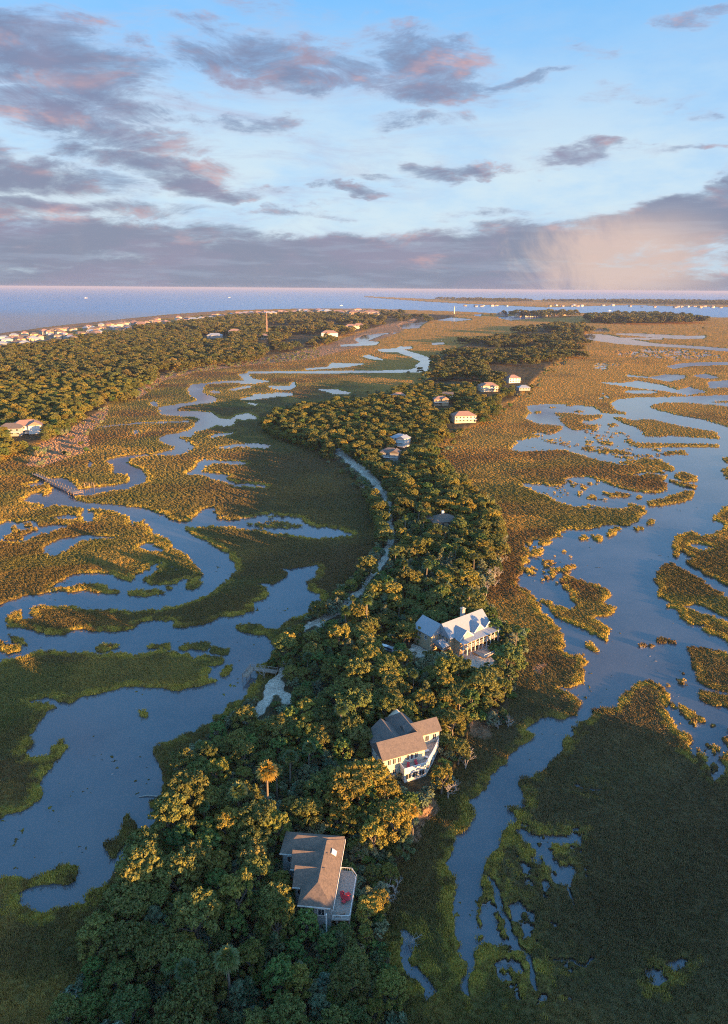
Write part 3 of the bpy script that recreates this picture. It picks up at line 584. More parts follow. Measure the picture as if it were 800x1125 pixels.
def leafmesh(name, V3, q, c, m=None):
    me = np_mesh(name, V3, q, c); me.materials.append(m or M_leaf); return me
OAK_C = ((.070,.098,.034),(.145,.140,.042)); GRY_C = ((.10,.13,.085),(.20,.225,.165)); YEL_C = ((.11,.125,.032),(.23,.185,.045)); MYR_C = ((.055,.10,.035),(.11,.165,.045))
def oak(seed, Rr=3.6, h=8.2, n=34, per=70, leaf=.235, cols=OAK_C, flat=.75, cr=.72, mul=2):
    n = n*mul; g = np.random.default_rng(seed); cs = []; rs = []
    lob = [(g.uniform(0, 6.28), g.uniform(.55, 1)) for _ in range(4)]
    for i in range(n):
        a = i*2.39996+g.uniform(-.3, .3); rr = math.sqrt((i+.5)/n)*Rr*g.uniform(.85, 1.12)
        rr *= 1-.25*max(math.cos(a-l[0])*l[1] for l in lob)*g.uniform(.2, 1)
        z = h-2.0+(1-(rr/Rr/1.15)**2)*2.0*flat*1.2+g.uniform(-.9, .65)-(1.3 if rr > Rr*.8 else 0)
        cs.append((rr*math.cos(a), rr*math.sin(a), z)); rs.append(g.uniform(.62, 1.2)*cr*(Rr/3.6))
    for i in range(n//3):
        a = g.uniform(0, 6.28); rr = Rr*g.uniform(.6, .98); cs.append((rr*math.cos(a), rr*math.sin(a), h*g.uniform(.42, .62))); rs.append(g.uniform(.7, 1.1)*cr*(Rr/3.6))
    crown = leafmesh('oak_crown', *leaf_cloud(cs, rs, per, leaf, seed, col=cols))
    mb = MB(); lean = g.uniform(-.4, .4, 2)
    mb.tube([(0,0,-1.2),(lean[0]*.3,lean[1]*.3,h*.2),(lean[0],lean[1],h*.45)], [.34,.25,.19], 7)
    for k in range(7):
        c = cs[int(g.integers(0, n))]; s0 = (lean[0]*.8, lean[1]*.8, h*g.uniform(.25, .42))
        mid = tuple((s0[i]*.5+c[i]*.5)+g.uniform(-.4, .4) for i in range(3)); mb.tube([s0, mid, c], [.15,.10,.03], 5)
    tr = bpy.data.meshes.new('oak_trunk'); tr.from_pydata(mb.v, [], mb.f); tr.materials.append(M_bark)
    return crown, tr
def cedar(seed, Rr=2.1, h=6.6, cols=GRY_C, n=26, per=95, leaf=.26):
    g = np.random.default_rng(seed); cs = []; rs = []
    for i in range(n):
        t = (i+.5)/n; a = i*2.39996; rr = Rr*(1-t**1.6)*g.uniform(.55, 1.05)+.15
        cs.append((rr*math.cos(a), rr*math.sin(a), 1.2+t*(h-1.8)+g.uniform(-.2, .2))); rs.append(g.uniform(.5, .85)*(1-.35*t)*Rr/2.1)
    crown = leafmesh('cedar_crown', *leaf_cloud(cs, rs, per, leaf, seed, zmin=-.5, col=cols, jit=.75))
    mb = MB(); mb.tube([(0,0,-1.2),(.1,0,h*.5),(0,.1,h*.92)], [.2,.13,.04], 6)
    for k in range(6):
        c = cs[int(g.integers(0, n))]; mb.tube([(0,0,c[2]*.7), c], [.07,.02], 4)
    tr = bpy.data.meshes.new('cedar_trunk'); tr.from_pydata(mb.v, [], mb.f); tr.materials.append(M_bark)
    return crown, tr
def palm(seed, h=8.0, nf=34, L=1.25, gold=False):
    g = np.random.default_rng(seed); V3 = []; T = []; C3 = []
    lx, ly = g.uniform(-.5, .5, 2); top = np.array([lx, ly, h])
    for i in range(nf):
        a = i*2.39996+g.uniform(-.2, .2); el = math.asin(np.clip(1-1.45*(i+.5)/nf, -1, 1))
        d = np.array([math.cos(a)*math.cos(el), math.sin(a)*math.cos(el), math.sin(el)])
        side = np.cross(d, [0, 0, 1]); side /= np.linalg.norm(side)+1e-6; nn = np.cross(side, d)
        c = top+d*L*.62; w = .03; o = len(V3)
        V3 += [top-side*w, top+side*w, c+side*w, c-side*w]; T.append((o, o+1, o+2, o+3)); C3 += [(.10,.11,.03)]*4
        old_or_sunlit = el < -.45 or gold; base = np.array((.46,.27,.05) if gold else (.20,.14,.06) if old_or_sunlit else (.075,.105,.035))*g.uniform(.8, 1.25)  # gold heads: warm sunlight put into the frond colour
        for k in range(9):
            t = (k-4)/4*1.35; dd = d*math.cos(t)+side*math.sin(t); ln = L*(.95-.25*abs(t))*g.uniform(.85, 1.1)
            m1 = c+dd*ln*.55+nn*.05; e = c+dd*ln+np.array([0, 0, -.34*ln*g.uniform(.4, 1.2)])
            ws = np.cross(dd, nn); ws /= np.linalg.norm(ws)+1e-6; ww = .12*L
            o = len(V3); V3 += [c, m1+ws*ww, e, m1-ws*ww]; T.append((o, o+1, o+2, o+3)); C3 += [tuple(base)]*4
    crown = leafmesh('palm_crown', np.array(V3), np.array(T), np.array(C3), M_palm)
    mb = MB(); mb.tube([(0,0,-1.2),(lx*.2,ly*.2,h*.4),(lx*.6,ly*.6,h*.75),(lx,ly,h)], [.24,.19,.17,.22], 8)
    tr = bpy.data.meshes.new('palm_trunk'); tr.from_pydata(mb.v, [], mb.f); tr.materials.append(M_bark)
    return crown, tr
def dead(seed, h=7.0):
    g = random.Random(seed); mb = MB()
    def grow(p, d, L, r, lev):
        q = p+d*L*.5+Vector((g.uniform(-.1,.1), g.uniform(-.1,.1), 0))*L; e = q+(d+Vector((g.uniform(-.25,.25), g.uniform(-.25,.25), .05))).normalized()*L*.5
        mb.tube([p, q, e], [r, r*.78, r*.5], 5)
        if lev < 3:
            for k in range(3 if lev else 5):
                nd = (d*.6+Vector((g.uniform(-1,1), g.uniform(-1,1), g.uniform(-.1,.8)))).normalized(); s = p+(e-p)*g.uniform(.35, 1)
                grow(s, nd, L*g.uniform(.45, .7), max(r*.5, .03), lev+1)
    grow(Vector((0,0,-1)), Vector((g.uniform(-.2,.2), g.uniform(-.2,.2), 1)).normalized(), h*.62, .2, 0)
    tr = bpy.data.meshes.new('bare_branches'); tr.from_pydata(mb.v, [], mb.f); tr.materials.append(M_dead); return tr

OAKS = [oak(100+i, Rr=r, h=h, n=n, cols=c) for i, (r, h, n, c) in enumerate([(3.7,8.0,32,OAK_C),(3.3,8.8,28,YEL_C),(4.2,7.6,38,OAK_C),(3.0,7.4,26,MYR_C),(3.8,8.9,34,YEL_C),(3.5,8.3,30,OAK_C),(3.4,7.0,28,((.11,.12,.045),(.18,.16,.055)))])]
CEDARS = [cedar(200+i, Rr=r, h=h, cols=c) for i, (r, h, c) in enumerate([(2.2,6.8,GRY_C),(2.6,5.6,((.10,.13,.10),(.20,.22,.18))),(1.9,7.4,((.06,.09,.045),(.11,.14,.08)))])]
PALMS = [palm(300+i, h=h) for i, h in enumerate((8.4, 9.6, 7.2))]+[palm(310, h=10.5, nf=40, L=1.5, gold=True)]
DEADS = [dead(400+i, h=h) for i, h in enumerate((7.0, 5.5, 6.2))]
# low prototypes for the woods too many to count
FAROAK = [oak(500+i, Rr=4.1, h=8.4, n=17, per=34, leaf=.55, cols=c, cr=1.25, mul=1) for i, c in enumerate((((.055,.075,.028),(.11,.105,.034)), ((.08,.09,.026),(.15,.125,.036)), ((.05,.07,.026),(.10,.10,.032)), ((.085,.085,.034),(.14,.115,.042))))]
def bush(seed, cols):
    g = np.random.default_rng(seed); cs = [(g.uniform(-1.1,1.1), g.uniform(-1.1,1.1), g.uniform(.5,1.8)) for _ in range(9)]
    return leafmesh('bush', *leaf_cloud(cs, [g.uniform(.5,.95) for _ in cs], 60, .26, seed, col=cols, jit=.8))
BUSHES = [bush(600+i, c) for i, c in enumerate((MYR_C, GRY_C, OAK_C, GRY_C, ((.13,.13,.08),(.24,.21,.15))))]

def ground_z(x, y): return float(height(np.array([x]), np.array([y]))[0][0])
def tag(o, label, cat, group=None):
    o['label'] = label
    if cat: o['category'] = cat
    if group: o['group'] = group
    return o
def thing(name, label, cat, loc=(0,0,0), rz=0.0, group=None):
    o = bpy.data.objects.new(name, None); COL.objects.link(o); o.location = loc; o.rotation_euler = (0,0,rz)
    o.empty_display_size = .5
    return tag(o, label, cat, group)

def scatter(name, P, rot, scl, idx, meshes, tint=None, label=None, tilt=None):
    """one uncountable cover: every point carries a copy of one of the given meshes"""
    me = bpy.data.meshes.new(name); n = len(P); me.vertices.add(n); me.vertices.foreach_set('co', P.astype(np.float32).ravel())
    for nm, arr, ty in (('rot', rot, 'FLOAT'), ('scl', scl, 'FLOAT'), ('pick', idx, 'INT')):
        a = me.attributes.new(nm, ty, 'POINT'); a.data.foreach_set('value', arr.astype(np.int32 if ty == 'INT' else np.float32))
    if tint is not None:
        a = me.attributes.new('tint', 'FLOAT_VECTOR', 'POINT'); a.data.foreach_set('vector', tint.astype(np.float32).ravel())
    o = bpy.data.objects.new(name, me); COL.objects.link(o); o['kind'] = 'stuff'
    if label: o['label'] = label
    g = bpy.data.node_groups.new(name+'_cover', 'GeometryNodeTree'); g.is_modifier = True
    g.interface.new_socket('Geometry', in_out='INPUT', socket_type='NodeSocketGeometry'); g.interface.new_socket('Geometry', in_out='OUTPUT', socket_type='NodeSocketGeometry')
    N = g.nodes; L = g.links; gi = N.new('NodeGroupInput'); go = N.new('NodeGroupOutput'); jn = N.new('GeometryNodeJoinGeometry')
    def named(nm, ty):
        a = N.new('GeometryNodeInputNamedAttribute'); a.data_type = ty; a.inputs['Name'].default_value = nm; return a.outputs['Attribute']
    r = named('rot', 'FLOAT'); s = named('scl', 'FLOAT'); k = named('pick', 'INT')
    cx = N.new('ShaderNodeCombineXYZ'); L.new(r, cx.inputs[2])
    for i, m in enumerate(meshes):
        po = bpy.data.objects.new(name+'_kind', m)
        oi = N.new('GeometryNodeObjectInfo'); oi.inputs['Object'].default_value = po; oi.transform_space = 'ORIGINAL'; oi.inputs['As Instance'].default_value = True
        cm = N.new('FunctionNodeCompare'); cm.data_type = 'INT'; cm.operation = 'EQUAL'
        ia = [q for q in cm.inputs if q.type == 'INT']; L.new(k, ia[0]); ia[1].default_value = i
        ip = N.new('GeometryNodeInstanceOnPoints'); L.new(gi.outputs[0], ip.inputs['Points']); L.new(cm.outputs[0], ip.inputs['Selection'])
        L.new(oi.outputs['Geometry'], ip.inputs['Instance']); L.new(cx.outputs[0], ip.inputs['Rotation']); L.new(s, ip.inputs['Scale'])
        L.new(ip.outputs[0], jn.inputs[0])
    L.new(jn.outputs[0], go.inputs[0])
    md = o.modifiers.new('cover', 'NODES'); md.node_group = g
    return o

# ------------------------------------------------------------ where the trees stand
def jgrid(y0, y1, cell, halfw=.62, pad=30):
    ny = int((y1-y0)/cell)+1; xs = []; ys = []
    for j in range(ny):
        y = y0+(j+.5)*cell; w = y*halfw+pad; n = int(2*w/cell)
        xs.append(-w+(np.arange(n)+.5+(.5 if j % 2 else 0))*cell); ys.append(np.full(n, y))
    x = np.concatenate(xs); y = np.concatenate(ys)
    return x+rng.uniform(-.38, .38, len(x))*cell, y+rng.uniform(-.38, .38, len(y))*cell
# clear ground: house plots, paths (world discs x, y, radius)
CLEAR = []
def clear_at(px, py, r, z=2.0): p = G(px, py, z); CLEAR.append((p.x, p.y, r))
for a in ((347,972,7.5),(322,948,5.0),(338,950,6.0),(352,985,6),(372,985,6),(360,945,8),
          (447,835,9.0),(437,828,7.5),(455,848,8),(470,840,7),(455,862,6.0),(468,820,6),(430,850,5),
          (505,715,10),(490,712,9),(520,712,9),(515,728,8),(535,725,7),(480,716,6),(425,714,7),(440,720,5),
          (487,576,8),(430,504,9),(438,487,8),(508,463,13),(488,445,9),(537,432,11),(563,422,9),(486,452,8)):
    clear_at(*a)
CL = np.array(CLEAR)
BOXES = [(347,960,38,42,104),(447,817,36,42,149),(505,698,36,28,213),(487,572,17,10,350),(430,501,12,9,505),(441,485,11,8,558),(509,460,18,10,650),(487,440,14,8,760),(537,428,15,7,858),(563,419,10,6,940),(28,472,19,10,590),(430,716,16,6,213),(293,858,7,13,166),(456,890,7,10,150),(236,370,16,5,1860),(288,374,7,4,1900)]
def wooded(x, y, thr=.5):
    px, py = topix(x, y, 4.0)
    r = np.hypot(x, y); big = np.clip(r/700, .25, 1.6)
    amp = np.clip((r-450)*.075, 0, 75); qx, qy = topix(x+amp*2*(fbm(x, y, 60, 3, 205)-.5), y+amp*3*(fbm(x, y, 70, 3, 206)-.5), 4.0)
    w = samp(wood, qx, qy)+.5*(fbm(x, y, 9, 3, 201)-.5)+big*.7*(fbm(x, y, 45, 3, 203)-.5)
    w = np.where(survey(x, y)[2] < .5, 0, w)
    w = w-np.where((px > 290) & (px < 670), sst(y, 550, 1000)*.95*sst(fbm(x, y, 75, 3, 222), .38, .55), 0)
    p = np.maximum(samp(path, px, py), samp(yard, px, py)*.8); sd = samp(sand, px, py)
    ok = (w > thr) & (p < .12) & (sd < .6)
    for cx, cy, r in CL: ok &= (x-cx)**2+(y-cy)**2 > r*r
    for z in (2.5, 5.0, 7.5):           # keep the track and the houses in sight: open shoulders and yards
        qx, qy = topix(x, y, z); ok &= (samp(path, qx, qy) < .3) & (samp(yard, qx, qy) < .5)
    qx, qy = topix(x, y, 9.0)
    for cx, cy, hw, hh, yd in BOXES: ok &= ~((np.abs(qx-cx) < hw) & (np.abs(qy-cy) < hh) & (y < yd+2))
    return ok, px, py, sd
X1, Y1 = jgrid(60, 430, 4.0)
ok, px, py, _ = wooded(X1, Y1); isl = samp(wood2, px, py) > .3
X1, Y1 = X1[ok & isl], Y1[ok & isl]
X2, Y2 = jgrid(430, 900, 5.6); ok, px, py, _ = wooded(X2, Y2); X2, Y2 = X2[ok], Y2[ok]
X3, Y3 = jgrid(900, 1900, 8.0); ok, px, py, _ = wooded(X3, Y3); X3, Y3 = X3[ok], Y3[ok]
X4, Y4 = jgrid(1900, 4600, 13.0); ok, px, py, _ = wooded(X4, Y4); X4, Y4 = X4[ok], Y4[ok]
print('TREES', len(X1), len(X2), len(X3), len(X4))

dist = np.hypot(X1, Y1); order = np.argsort(dist); X1, Y1 = X1[order], Y1[order]
Z1 = height(X1, Y1)[0]
TX, TY = topix(X1, Y1, Z1+6)
inview = (TX > -25) & (TX < 825) & (TY < 1160)
LAND = []   # landmarks for the labels, filled while the trees are set
def lm(px, py, s): p = G(px, py, 3); LAND.append((p.x, p.y, s))
for a in ((345,955,'the lowest brown-roofed house'),(377,975,'the deck with red chairs'),(330,1100,'the bottom edge of the wood'),(250,1050,'the fan palms low on the island'),(160,1000,'the lower left shore'),
          (110,1090,'the bottom left wood corner'),(440,1080,'the wood edge by the pool'),(430,960,'the bare slope above the pool'),(210,900,'the driftwood on the lagoon bank'),(290,860,'the tall sunlit palm'),(250,820,'the narrow grassy lagoon bank'),
          (447,815,'the cream house with the grey roof'),(490,850,'the right creek below the cream house'),(455,880,'the sunlit orange palm below the cream house'),(380,790,'the hollow left of the cream house'),(310,760,'the pale sandy track'),(285,735,'the little dock at the lagoon'),
          (350,690,'the bay at the top of the lagoon'),(425,712,'the parked cars'),(505,695,'the metal-roofed house'),(545,770,'the sandy patch by the creek'),(560,720,'the point right of the metal-roofed house'),(400,640,'the bend where the track leaves the wood'),(460,640,'the slope above the metal-roofed house'),
          (530,640,'the edge of the right marsh'),(487,570,'the small tan house'),(440,590,'the track along the dark marsh'),(400,880,'the hollow between the two lower houses'),(300,1010,'the slope left of the lowest house'),(380,1060,'the dense wood below the lowest house')): lm(*a)
def near_lm(x, y):
    d = [(math.hypot(x-a, y-b), s) for a, b, s in LAND]; return min(d)
kinds = np.zeros(len(X1), int)      # 0 oak 1 cedar 2 palm
rk = rng.uniform(0, 1, len(X1)); patch = fbm(X1, Y1, 16, 3, 301)
_, _, ld1, *_ = survey(X1, Y1); edge = samp(wood2, *topix(X1, Y1)) < .97
kinds[(rk < .14) | ((patch > .53) & (rk < .55)) | (edge & (rk < .5))] = 1
kinds[(rk > .955)] = 2
cnt = {0: 0, 1: 0, 2: 0}; used_near = {}
P_oak = []; R_oak = []; S_oak = []; I_oak = []
OAKW = ['rounded dark green oak', 'tall yellow-green oak', 'broad spreading dark oak', 'low deep green oak', 'tall olive-gold oak', 'bushy mid-green oak', 'low olive oak']
CEDW = ['pointed grey-green cedar', 'squat silvery cedar', 'slim dark cedar']; PALW = ['fan palm with a round head', 'tall fan palm above its neighbours', 'short fan palm']
used_lab = set()
def place_tree(kind, v, x, y, z, rz, s, lab=None):
    nm = ('oak_tree', 'cedar_tree', 'palm_tree')[kind]; cm, tm = (OAKS, CEDARS, PALMS)[kind][v]
    if lab is None:
        d, w = near_lm(x, y); base = (OAKW, CEDW, PALW)[kind][v % 3 if kind == 2 else v]
        lab = f'{base} nearest {w}'
        if lab in used_lab:
            size = 'large ' if s > 1.12 else ('small ' if s < .85 else '')
            lab = f'{size}{base} around {w}'
        lab = lab.replace('  ', ' '); used_lab.add(lab)
    t = thing(nm, lab, ('oak tree', 'cedar tree', 'palm tree')[kind], (x, y, z), rz, ('oak trees', 'cedar trees', 'palm trees')[kind]+' on the wooded island')
    t.scale = (s, s, s*random.uniform(.9, 1.12))
    for n2, m in (('crown', cm), ('trunk', tm)):
        c = bpy.data.objects.new(n2, m); COL.objects.link(c); c.parent = t
    return t
for i in range(len(X1)):
    x, y, z = float(X1[i]), float(Y1[i]), float(Z1[i]); k = int(kinds[i]); s = float(np.clip(rng.normal(.80, .22), .42, 1.3)); rz = random.uniform(0, 6.28)
    if k == 2: s *= 1.05
    hgt = fbm(np.array([x]), np.array([y]), 22, 2, 333)[0]; s *= .8+.4*hgt
    lim = (300, 240, 90)[k]
    if inview[i] and cnt[k] < lim:
        v = random.choice(((0, 1, 1, 2, 4, 4, 5, 6, 3) if TX[i] > np.interp(TY[i], [560, 800, 1125], [440, 380, 330]) else (0, 2, 3, 3, 5, 6, 0, 1)) if k == 0 else (0, 1, 2)); place_tree(k, v, x, y, z, rz, s); cnt[k] += 1  # yellow oaks favoured on the right: sunlit crowns imitated by leaf colour
    elif cnt[0] >= 300 or not inview[i]:
        P_oak.append((x, y, z)); R_oak.append(rz); S_oak.append(s*.95); I_oak.append(random.randrange(4, 4+len(OAKS)))
    else:
        v = random.randrange(len(OAKS)); place_tree(0, v, x, y, z, rz, s); cnt[0] += 1
print('INDIV', cnt, 'rest', len(P_oak))
# the palms the eye picks out, standing above the canopy
for j, (px, py, v, s, lab) in enumerate(((293,850,3,1.25,'tall palm with a sunlit orange head on a bare pale trunk'),(455,882,3,.85,'palm sunlit pinkish orange at the foot of the cream house wood'),(250,1052,0,1.3,'big grey-green fan palm near the bottom of the wood, largest of its cluster'),(206,1060,2,1.1,'fan palm left of the big palm near the bottom'),
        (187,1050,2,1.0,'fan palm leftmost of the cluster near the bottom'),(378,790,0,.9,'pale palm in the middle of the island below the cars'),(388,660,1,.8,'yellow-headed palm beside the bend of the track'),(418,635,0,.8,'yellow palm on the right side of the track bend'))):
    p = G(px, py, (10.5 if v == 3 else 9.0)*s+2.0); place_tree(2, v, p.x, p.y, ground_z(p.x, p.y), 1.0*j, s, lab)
for j, (px, py, v, s, lab) in enumerate(((206,850,0,1.0,'bare silver tree leaning over the lagoon bank'),(156,926+40,1,.9,'bare grey branches at the lower left edge of the wood'),(290,735,2,.8,'bare white tree beside the little dock'),(340,705,1,.9,'dead pale tree on the bank above the dock'),(76,1105,1,1.0,'bare white branches at the bottom left corner'),
        (448,1020,2,.8,'bare grey tree on the right edge of the wood'),(330,712,2,.7,'small bare tree near the top of the sandy track'),(382,668,0,.8,'bare silver tree by the track above the bay'),(505,535,0,1.1,'pale dead tree standing in the right marsh edge'),(475,640,1,.8,'bare tree in the golden canopy'),(235,805,1,.7,'leafless shrub tree on the narrow lagoon bank'),(420,1000,1,.8,'grey bare tree right of the lowest house'))):
    p = G(px, py, 4); t = thing('dead_tree', lab, 'dead tree', (p.x, p.y, ground_z(p.x, p.y)), j*1.3, 'bare dead trees on the island'); t.scale = (s,)*3
    c = bpy.data.objects.new('branches', DEADS[v]); COL.objects.link(c); c.parent = t

g5 = random.Random(9); n5 = 0
for i in np.argsort(fbm(X1, Y1, 3, 2, 707)):
    x, y = float(X1[i]), float(Y1[i]); tx, ty = TX[i], TY[i]
    if n5 >= 34 or not (0 < tx < 800 and 520 < ty < 1120) or edge[i] == False: continue
    z = float(Z1[i]); left = tx < np.interp(ty, [520, 700, 900, 1120], [450, 430, 330, 260])
    t = thing('dead_tree', 'bare grey tree among the scrub on the '+('lagoon' if left else 'right creek')+' side of the wood', 'dead tree', (x+1.5, y-1.5, z), g5.uniform(0, 6), 'bare trees along the wood edges'); k5 = g5.uniform(.6, 1.05); t.scale = (k5,)*3
    c = bpy.data.objects.new('branches', DEADS[g5.randrange(3)]); COL.objects.link(c); c.parent = t; n5 += 1
# woods past counting: the farther island and the maritime forest, plus unseen hammock trees, added and sized to shade the foreground
xs = np.concatenate([X2, X3, X4]); ys = np.concatenate([Y2, Y3, Y4]); zs = height(xs, ys)[0]
sc = np.concatenate([np.full(len(X2), .85), np.full(len(X3), 1.12), np.full(len(X4), 1.7)])*rng.uniform(.55, 1.35, len(xs))
hx, hy = [], []
for _ in range(900):
    x = random.uniform(84, 260); y = random.uniform(-40, 128)
    if x+y < 262 and x-.55*y > 72 and all((x-a)**2+(y-b)**2 > 12 for a, b in zip(hx, hy)): hx.append(x); hy.append(y)
for _ in range(700):
    x = random.uniform(-62, 95); y = random.uniform(-45, 70)
    if all((x-a)**2+(y-b)**2 > 14 for a, b in zip(hx, hy)): hx.append(x); hy.append(y)
hx = np.array(hx); hy = np.array(hy); print('HAMMOCK', len(hx))
NP = len(P_oak)
fx, fy = [], []                      # tree lines of the far shores
for poly, n in (([(640,352),(680,349),(740,350),(778,356),(700,357),(650,356)], 900), ([(590,331.6),(700,331),(830,332.4),(830,336),(740,335.4),(690,334)], 1500), ([(470,328.8),(560,330.2),(590,332),(520,331.6)], 500), ([(545,347.5),(600,346.5),(640,348),(600,350)], 150)):
    a0 = np.zeros((RH, RW), np.float32); fill(a0, poly, 1); j, i = np.nonzero(a0)
    for _ in range(n):
        q = rng.integers(0, len(i)); gxx, gyy = ground((i[q]+rng.uniform(0, 1))/SS+X0, (j[q]+rng.uniform(0, 1))/SS+Y0); fx.append(float(gxx)); fy.append(float(gyy))
fx = np.array(fx); fy = np.array(fy); xs = np.concatenate([xs, fx]); ys = np.concatenate([ys, fy]); zs = np.concatenate([zs, np.full(len(fx), 1.5)]); sc = np.concatenate([sc, rng.uniform(1.6, 3.4, len(fx))])
P = np.concatenate([np.array(P_oak).reshape(-1, 3), np.stack([xs, ys, zs], 1), np.stack([hx, hy, np.full(len(hx), .8)], 1)])
rot = np.concatenate([R_oak, rng.uniform(0, 6.28, len(xs)+len(hx))]); scl = np.concatenate([S_oak, sc, rng.uniform(1.1, 1.7, len(hx))*np.where((hx < 37), 1.28, .95)])
idx = np.concatenate([np.array(I_oak, int).reshape(-1), np.concatenate([rng.integers(4, 4+len(OAKS), len(X2)), rng.integers(0, 4, len(xs)-len(X2))]), rng.integers(4, 4+len(OAKS), len(hx))])
scatter('woodland', P, rot, scl, idx, [c for c, _ in FAROAK]+[c for c, _ in OAKS], label='dense evergreen forest canopy covering the far island and the mainland')

# undergrowth on the island and its edges
bx, by = jgrid(70, 520, 2.6); px, py = topix(bx, by)
w = samp(wood2, px, py)+.7*(fbm(bx, by, 6, 3, 411)-.5); p = samp(path, px, py); keep = (w > .32) & (p < .2) & (samp(yard, px, py) < .4)
qx, qy = topix(bx, by, 2.6); keep &= samp(path, qx, qy) < .35
for cx, cy, r in CL: keep &= (bx-cx)**2+(by-cy)**2 > (r*.62)**2
bx, by = bx[keep], by[keep]; bz = height(bx, by)[0]; bl = survey(bx, by)[2]; k = bl > .5; bx, by, bz = bx[k], by[k], bz[k]
scatter('undergrowth', np.stack([bx, by, bz-.1], 1), rng.uniform(0, 6.28, len(bx)), rng.uniform(.55, 1.35, len(bx)), rng.integers(0, len(BUSHES), len(bx)), BUSHES, label='low grey-green scrub under and beside the island trees')
# scrub sprinkled over the higher marsh
sx, sy = jgrid(420, 1500, 7.5); px, py = topix(sx, sy); dn = fbm(sx, sy, 60, 3, 433); _, _, sl, *_ = survey(sx, sy)
nearw = samp(boxblur(boxblur(wood2, 50, 1), 16, 0), px, py)
k = (sl > .8) & (samp(wood, px, py) < .3) & (rng.uniform(0, 1, len(sx)) < np.clip(nearw*1.5-.25, 0, .5)+.6*(samp(sand, px, py) > .3)*(px < 350)*.6)
sx, sy = sx[k], sy[k]
scatter('marsh_scrub', np.stack([sx, sy, height(sx, sy)[0]-.1], 1), rng.uniform(0, 6.28, len(sx)), rng.uniform(.7, 1.9, len(sx)), rng.integers(0, len(BUSHES), len(sx)), BUSHES, label='scattered shrubs along the marsh edge')

# ------------------------------------------------------------ marsh grass
def tuft(seed, n=30, h=.78, spread=.95):
    g = np.random.default_rng(seed); V3 = []; T = []; C3 = []
    for i in range(n):
        a = g.uniform(0, 6.28); r = spread*math.sqrt(g.uniform(0, 1)); b = np.array([r*math.cos(a), r*math.sin(a), -.15]); ln = g.uniform(.15, .5)
        d = g.uniform(0, 6.28); hh = h*g.uniform(.6, 1.15); tip = b+np.array([ln*math.cos(d), ln*math.sin(d), hh+.15]); s = np.array([-math.sin(a+g.uniform(-1,1)), math.cos(a), 0])*.085
        m = b*.45+tip*.55+np.array([0, 0, .12]); o = len(V3); V3 += [b-s, b+s, m+s*.8, tip]; V3 += [m-s*.8]; T += [(o, o+1, o+2, o+4), (o+4, o+2, o+3, o+3)]; c = g.uniform(.7, 1.3); C3 += [(c, c, c)]*5
    V3 = np.array(V3); Tq = [t for t in T]
    me = bpy.data.meshes.new('grass_tuft'); me.from_pydata([tuple(v) for v in V3], [], [t if t[2] != t[3] else t[:3] for t in Tq])
    at = me.color_attributes.new('shade_var', 'FLOAT_COLOR', 'POINT'); at.data.foreach_set('color', np.concatenate([np.array(C3), np.ones((len(C3), 1))], 1).astype(np.float32).ravel())
    me.materials.append(M_grass); return me
def f_grass(t, b):
    at = t.new('ShaderNodeAttribute', attribute_name='tint'); at.attribute_type = 'INSTANCER'
    sv = t.new('ShaderNodeAttribute', attribute_name='shade_var')
    t.put(b.inputs['Base Color'], t.vm('MULTIPLY', at.outputs['Vector'], sv.outputs['Color']))
M_grass = mat('marsh_grass', rough=.7, spec=.15, fn=f_grass)
TUFTS = [tuft(700+i) for i in range(4)]
gx = []; gy = []; gsz = []
y = 84.0
while y < 1500:
    c = max(.95, y/240.0); w = y*.60+14; n = int(2*w/c)
    gx.append(-w+(np.arange(n)+rng.uniform(0, 1, n))*c); gy.append(y+rng.uniform(0, 1, n)*c); gsz.append(np.full(n, c)); y += c*1.0
gx = np.concatenate(gx); gy = np.concatenate(gy); gsz = np.concatenate(gsz)
z, px, py, land, s_, fine, mid, wd = height(gx, gy)
k = (land > np.where(gy > 300, .59, .57)) & (z > .12) & (samp(path, px, py) < .1) & (wd < .75)
gx, gy, gsz, z, px, py, land, s_, fine, mid, wd = [q[k] for q in (gx, gy, gsz, z, px, py, land, s_, fine, mid, wd)]
# how near the shore each tuft stands
lv = np.zeros(len(gx))
for ax, ay in ((3.5,0),(-3.5,0),(0,3.5),(0,-3.5),(2.5,2.5),(-2.5,-2.5)): lv += survey(gx+ax, gy+ay)[2] > .5
LEV = lv/6.0*.85+.15
gc = cover_colour(gx, gy, px, py, land, s_, fine, mid, wd)
taller = 1+.3*(1-np.clip(lv/6, 0, 1))
hvar = (.55+.5*fbm(gx, gy, 14, 3, 511))*rng.uniform(.88, 1.12, len(gx))*np.clip(1.1-gy/1100, .5, 1.0)
scatter('marsh_grass', np.stack([gx, gy, z], 1), rng.uniform(0, 6.28, len(gx)), np.clip(gsz, .9, 1.7)*.82*taller*hvar, rng.integers(0, 4, len(gx)), TUFTS, tint=gc*rng.uniform(1.35, 1.6, (len(gx), 1)), label='dense salt marsh grass covering the flats')
print('GRASS', len(gx), 'BUSH', len(bx))

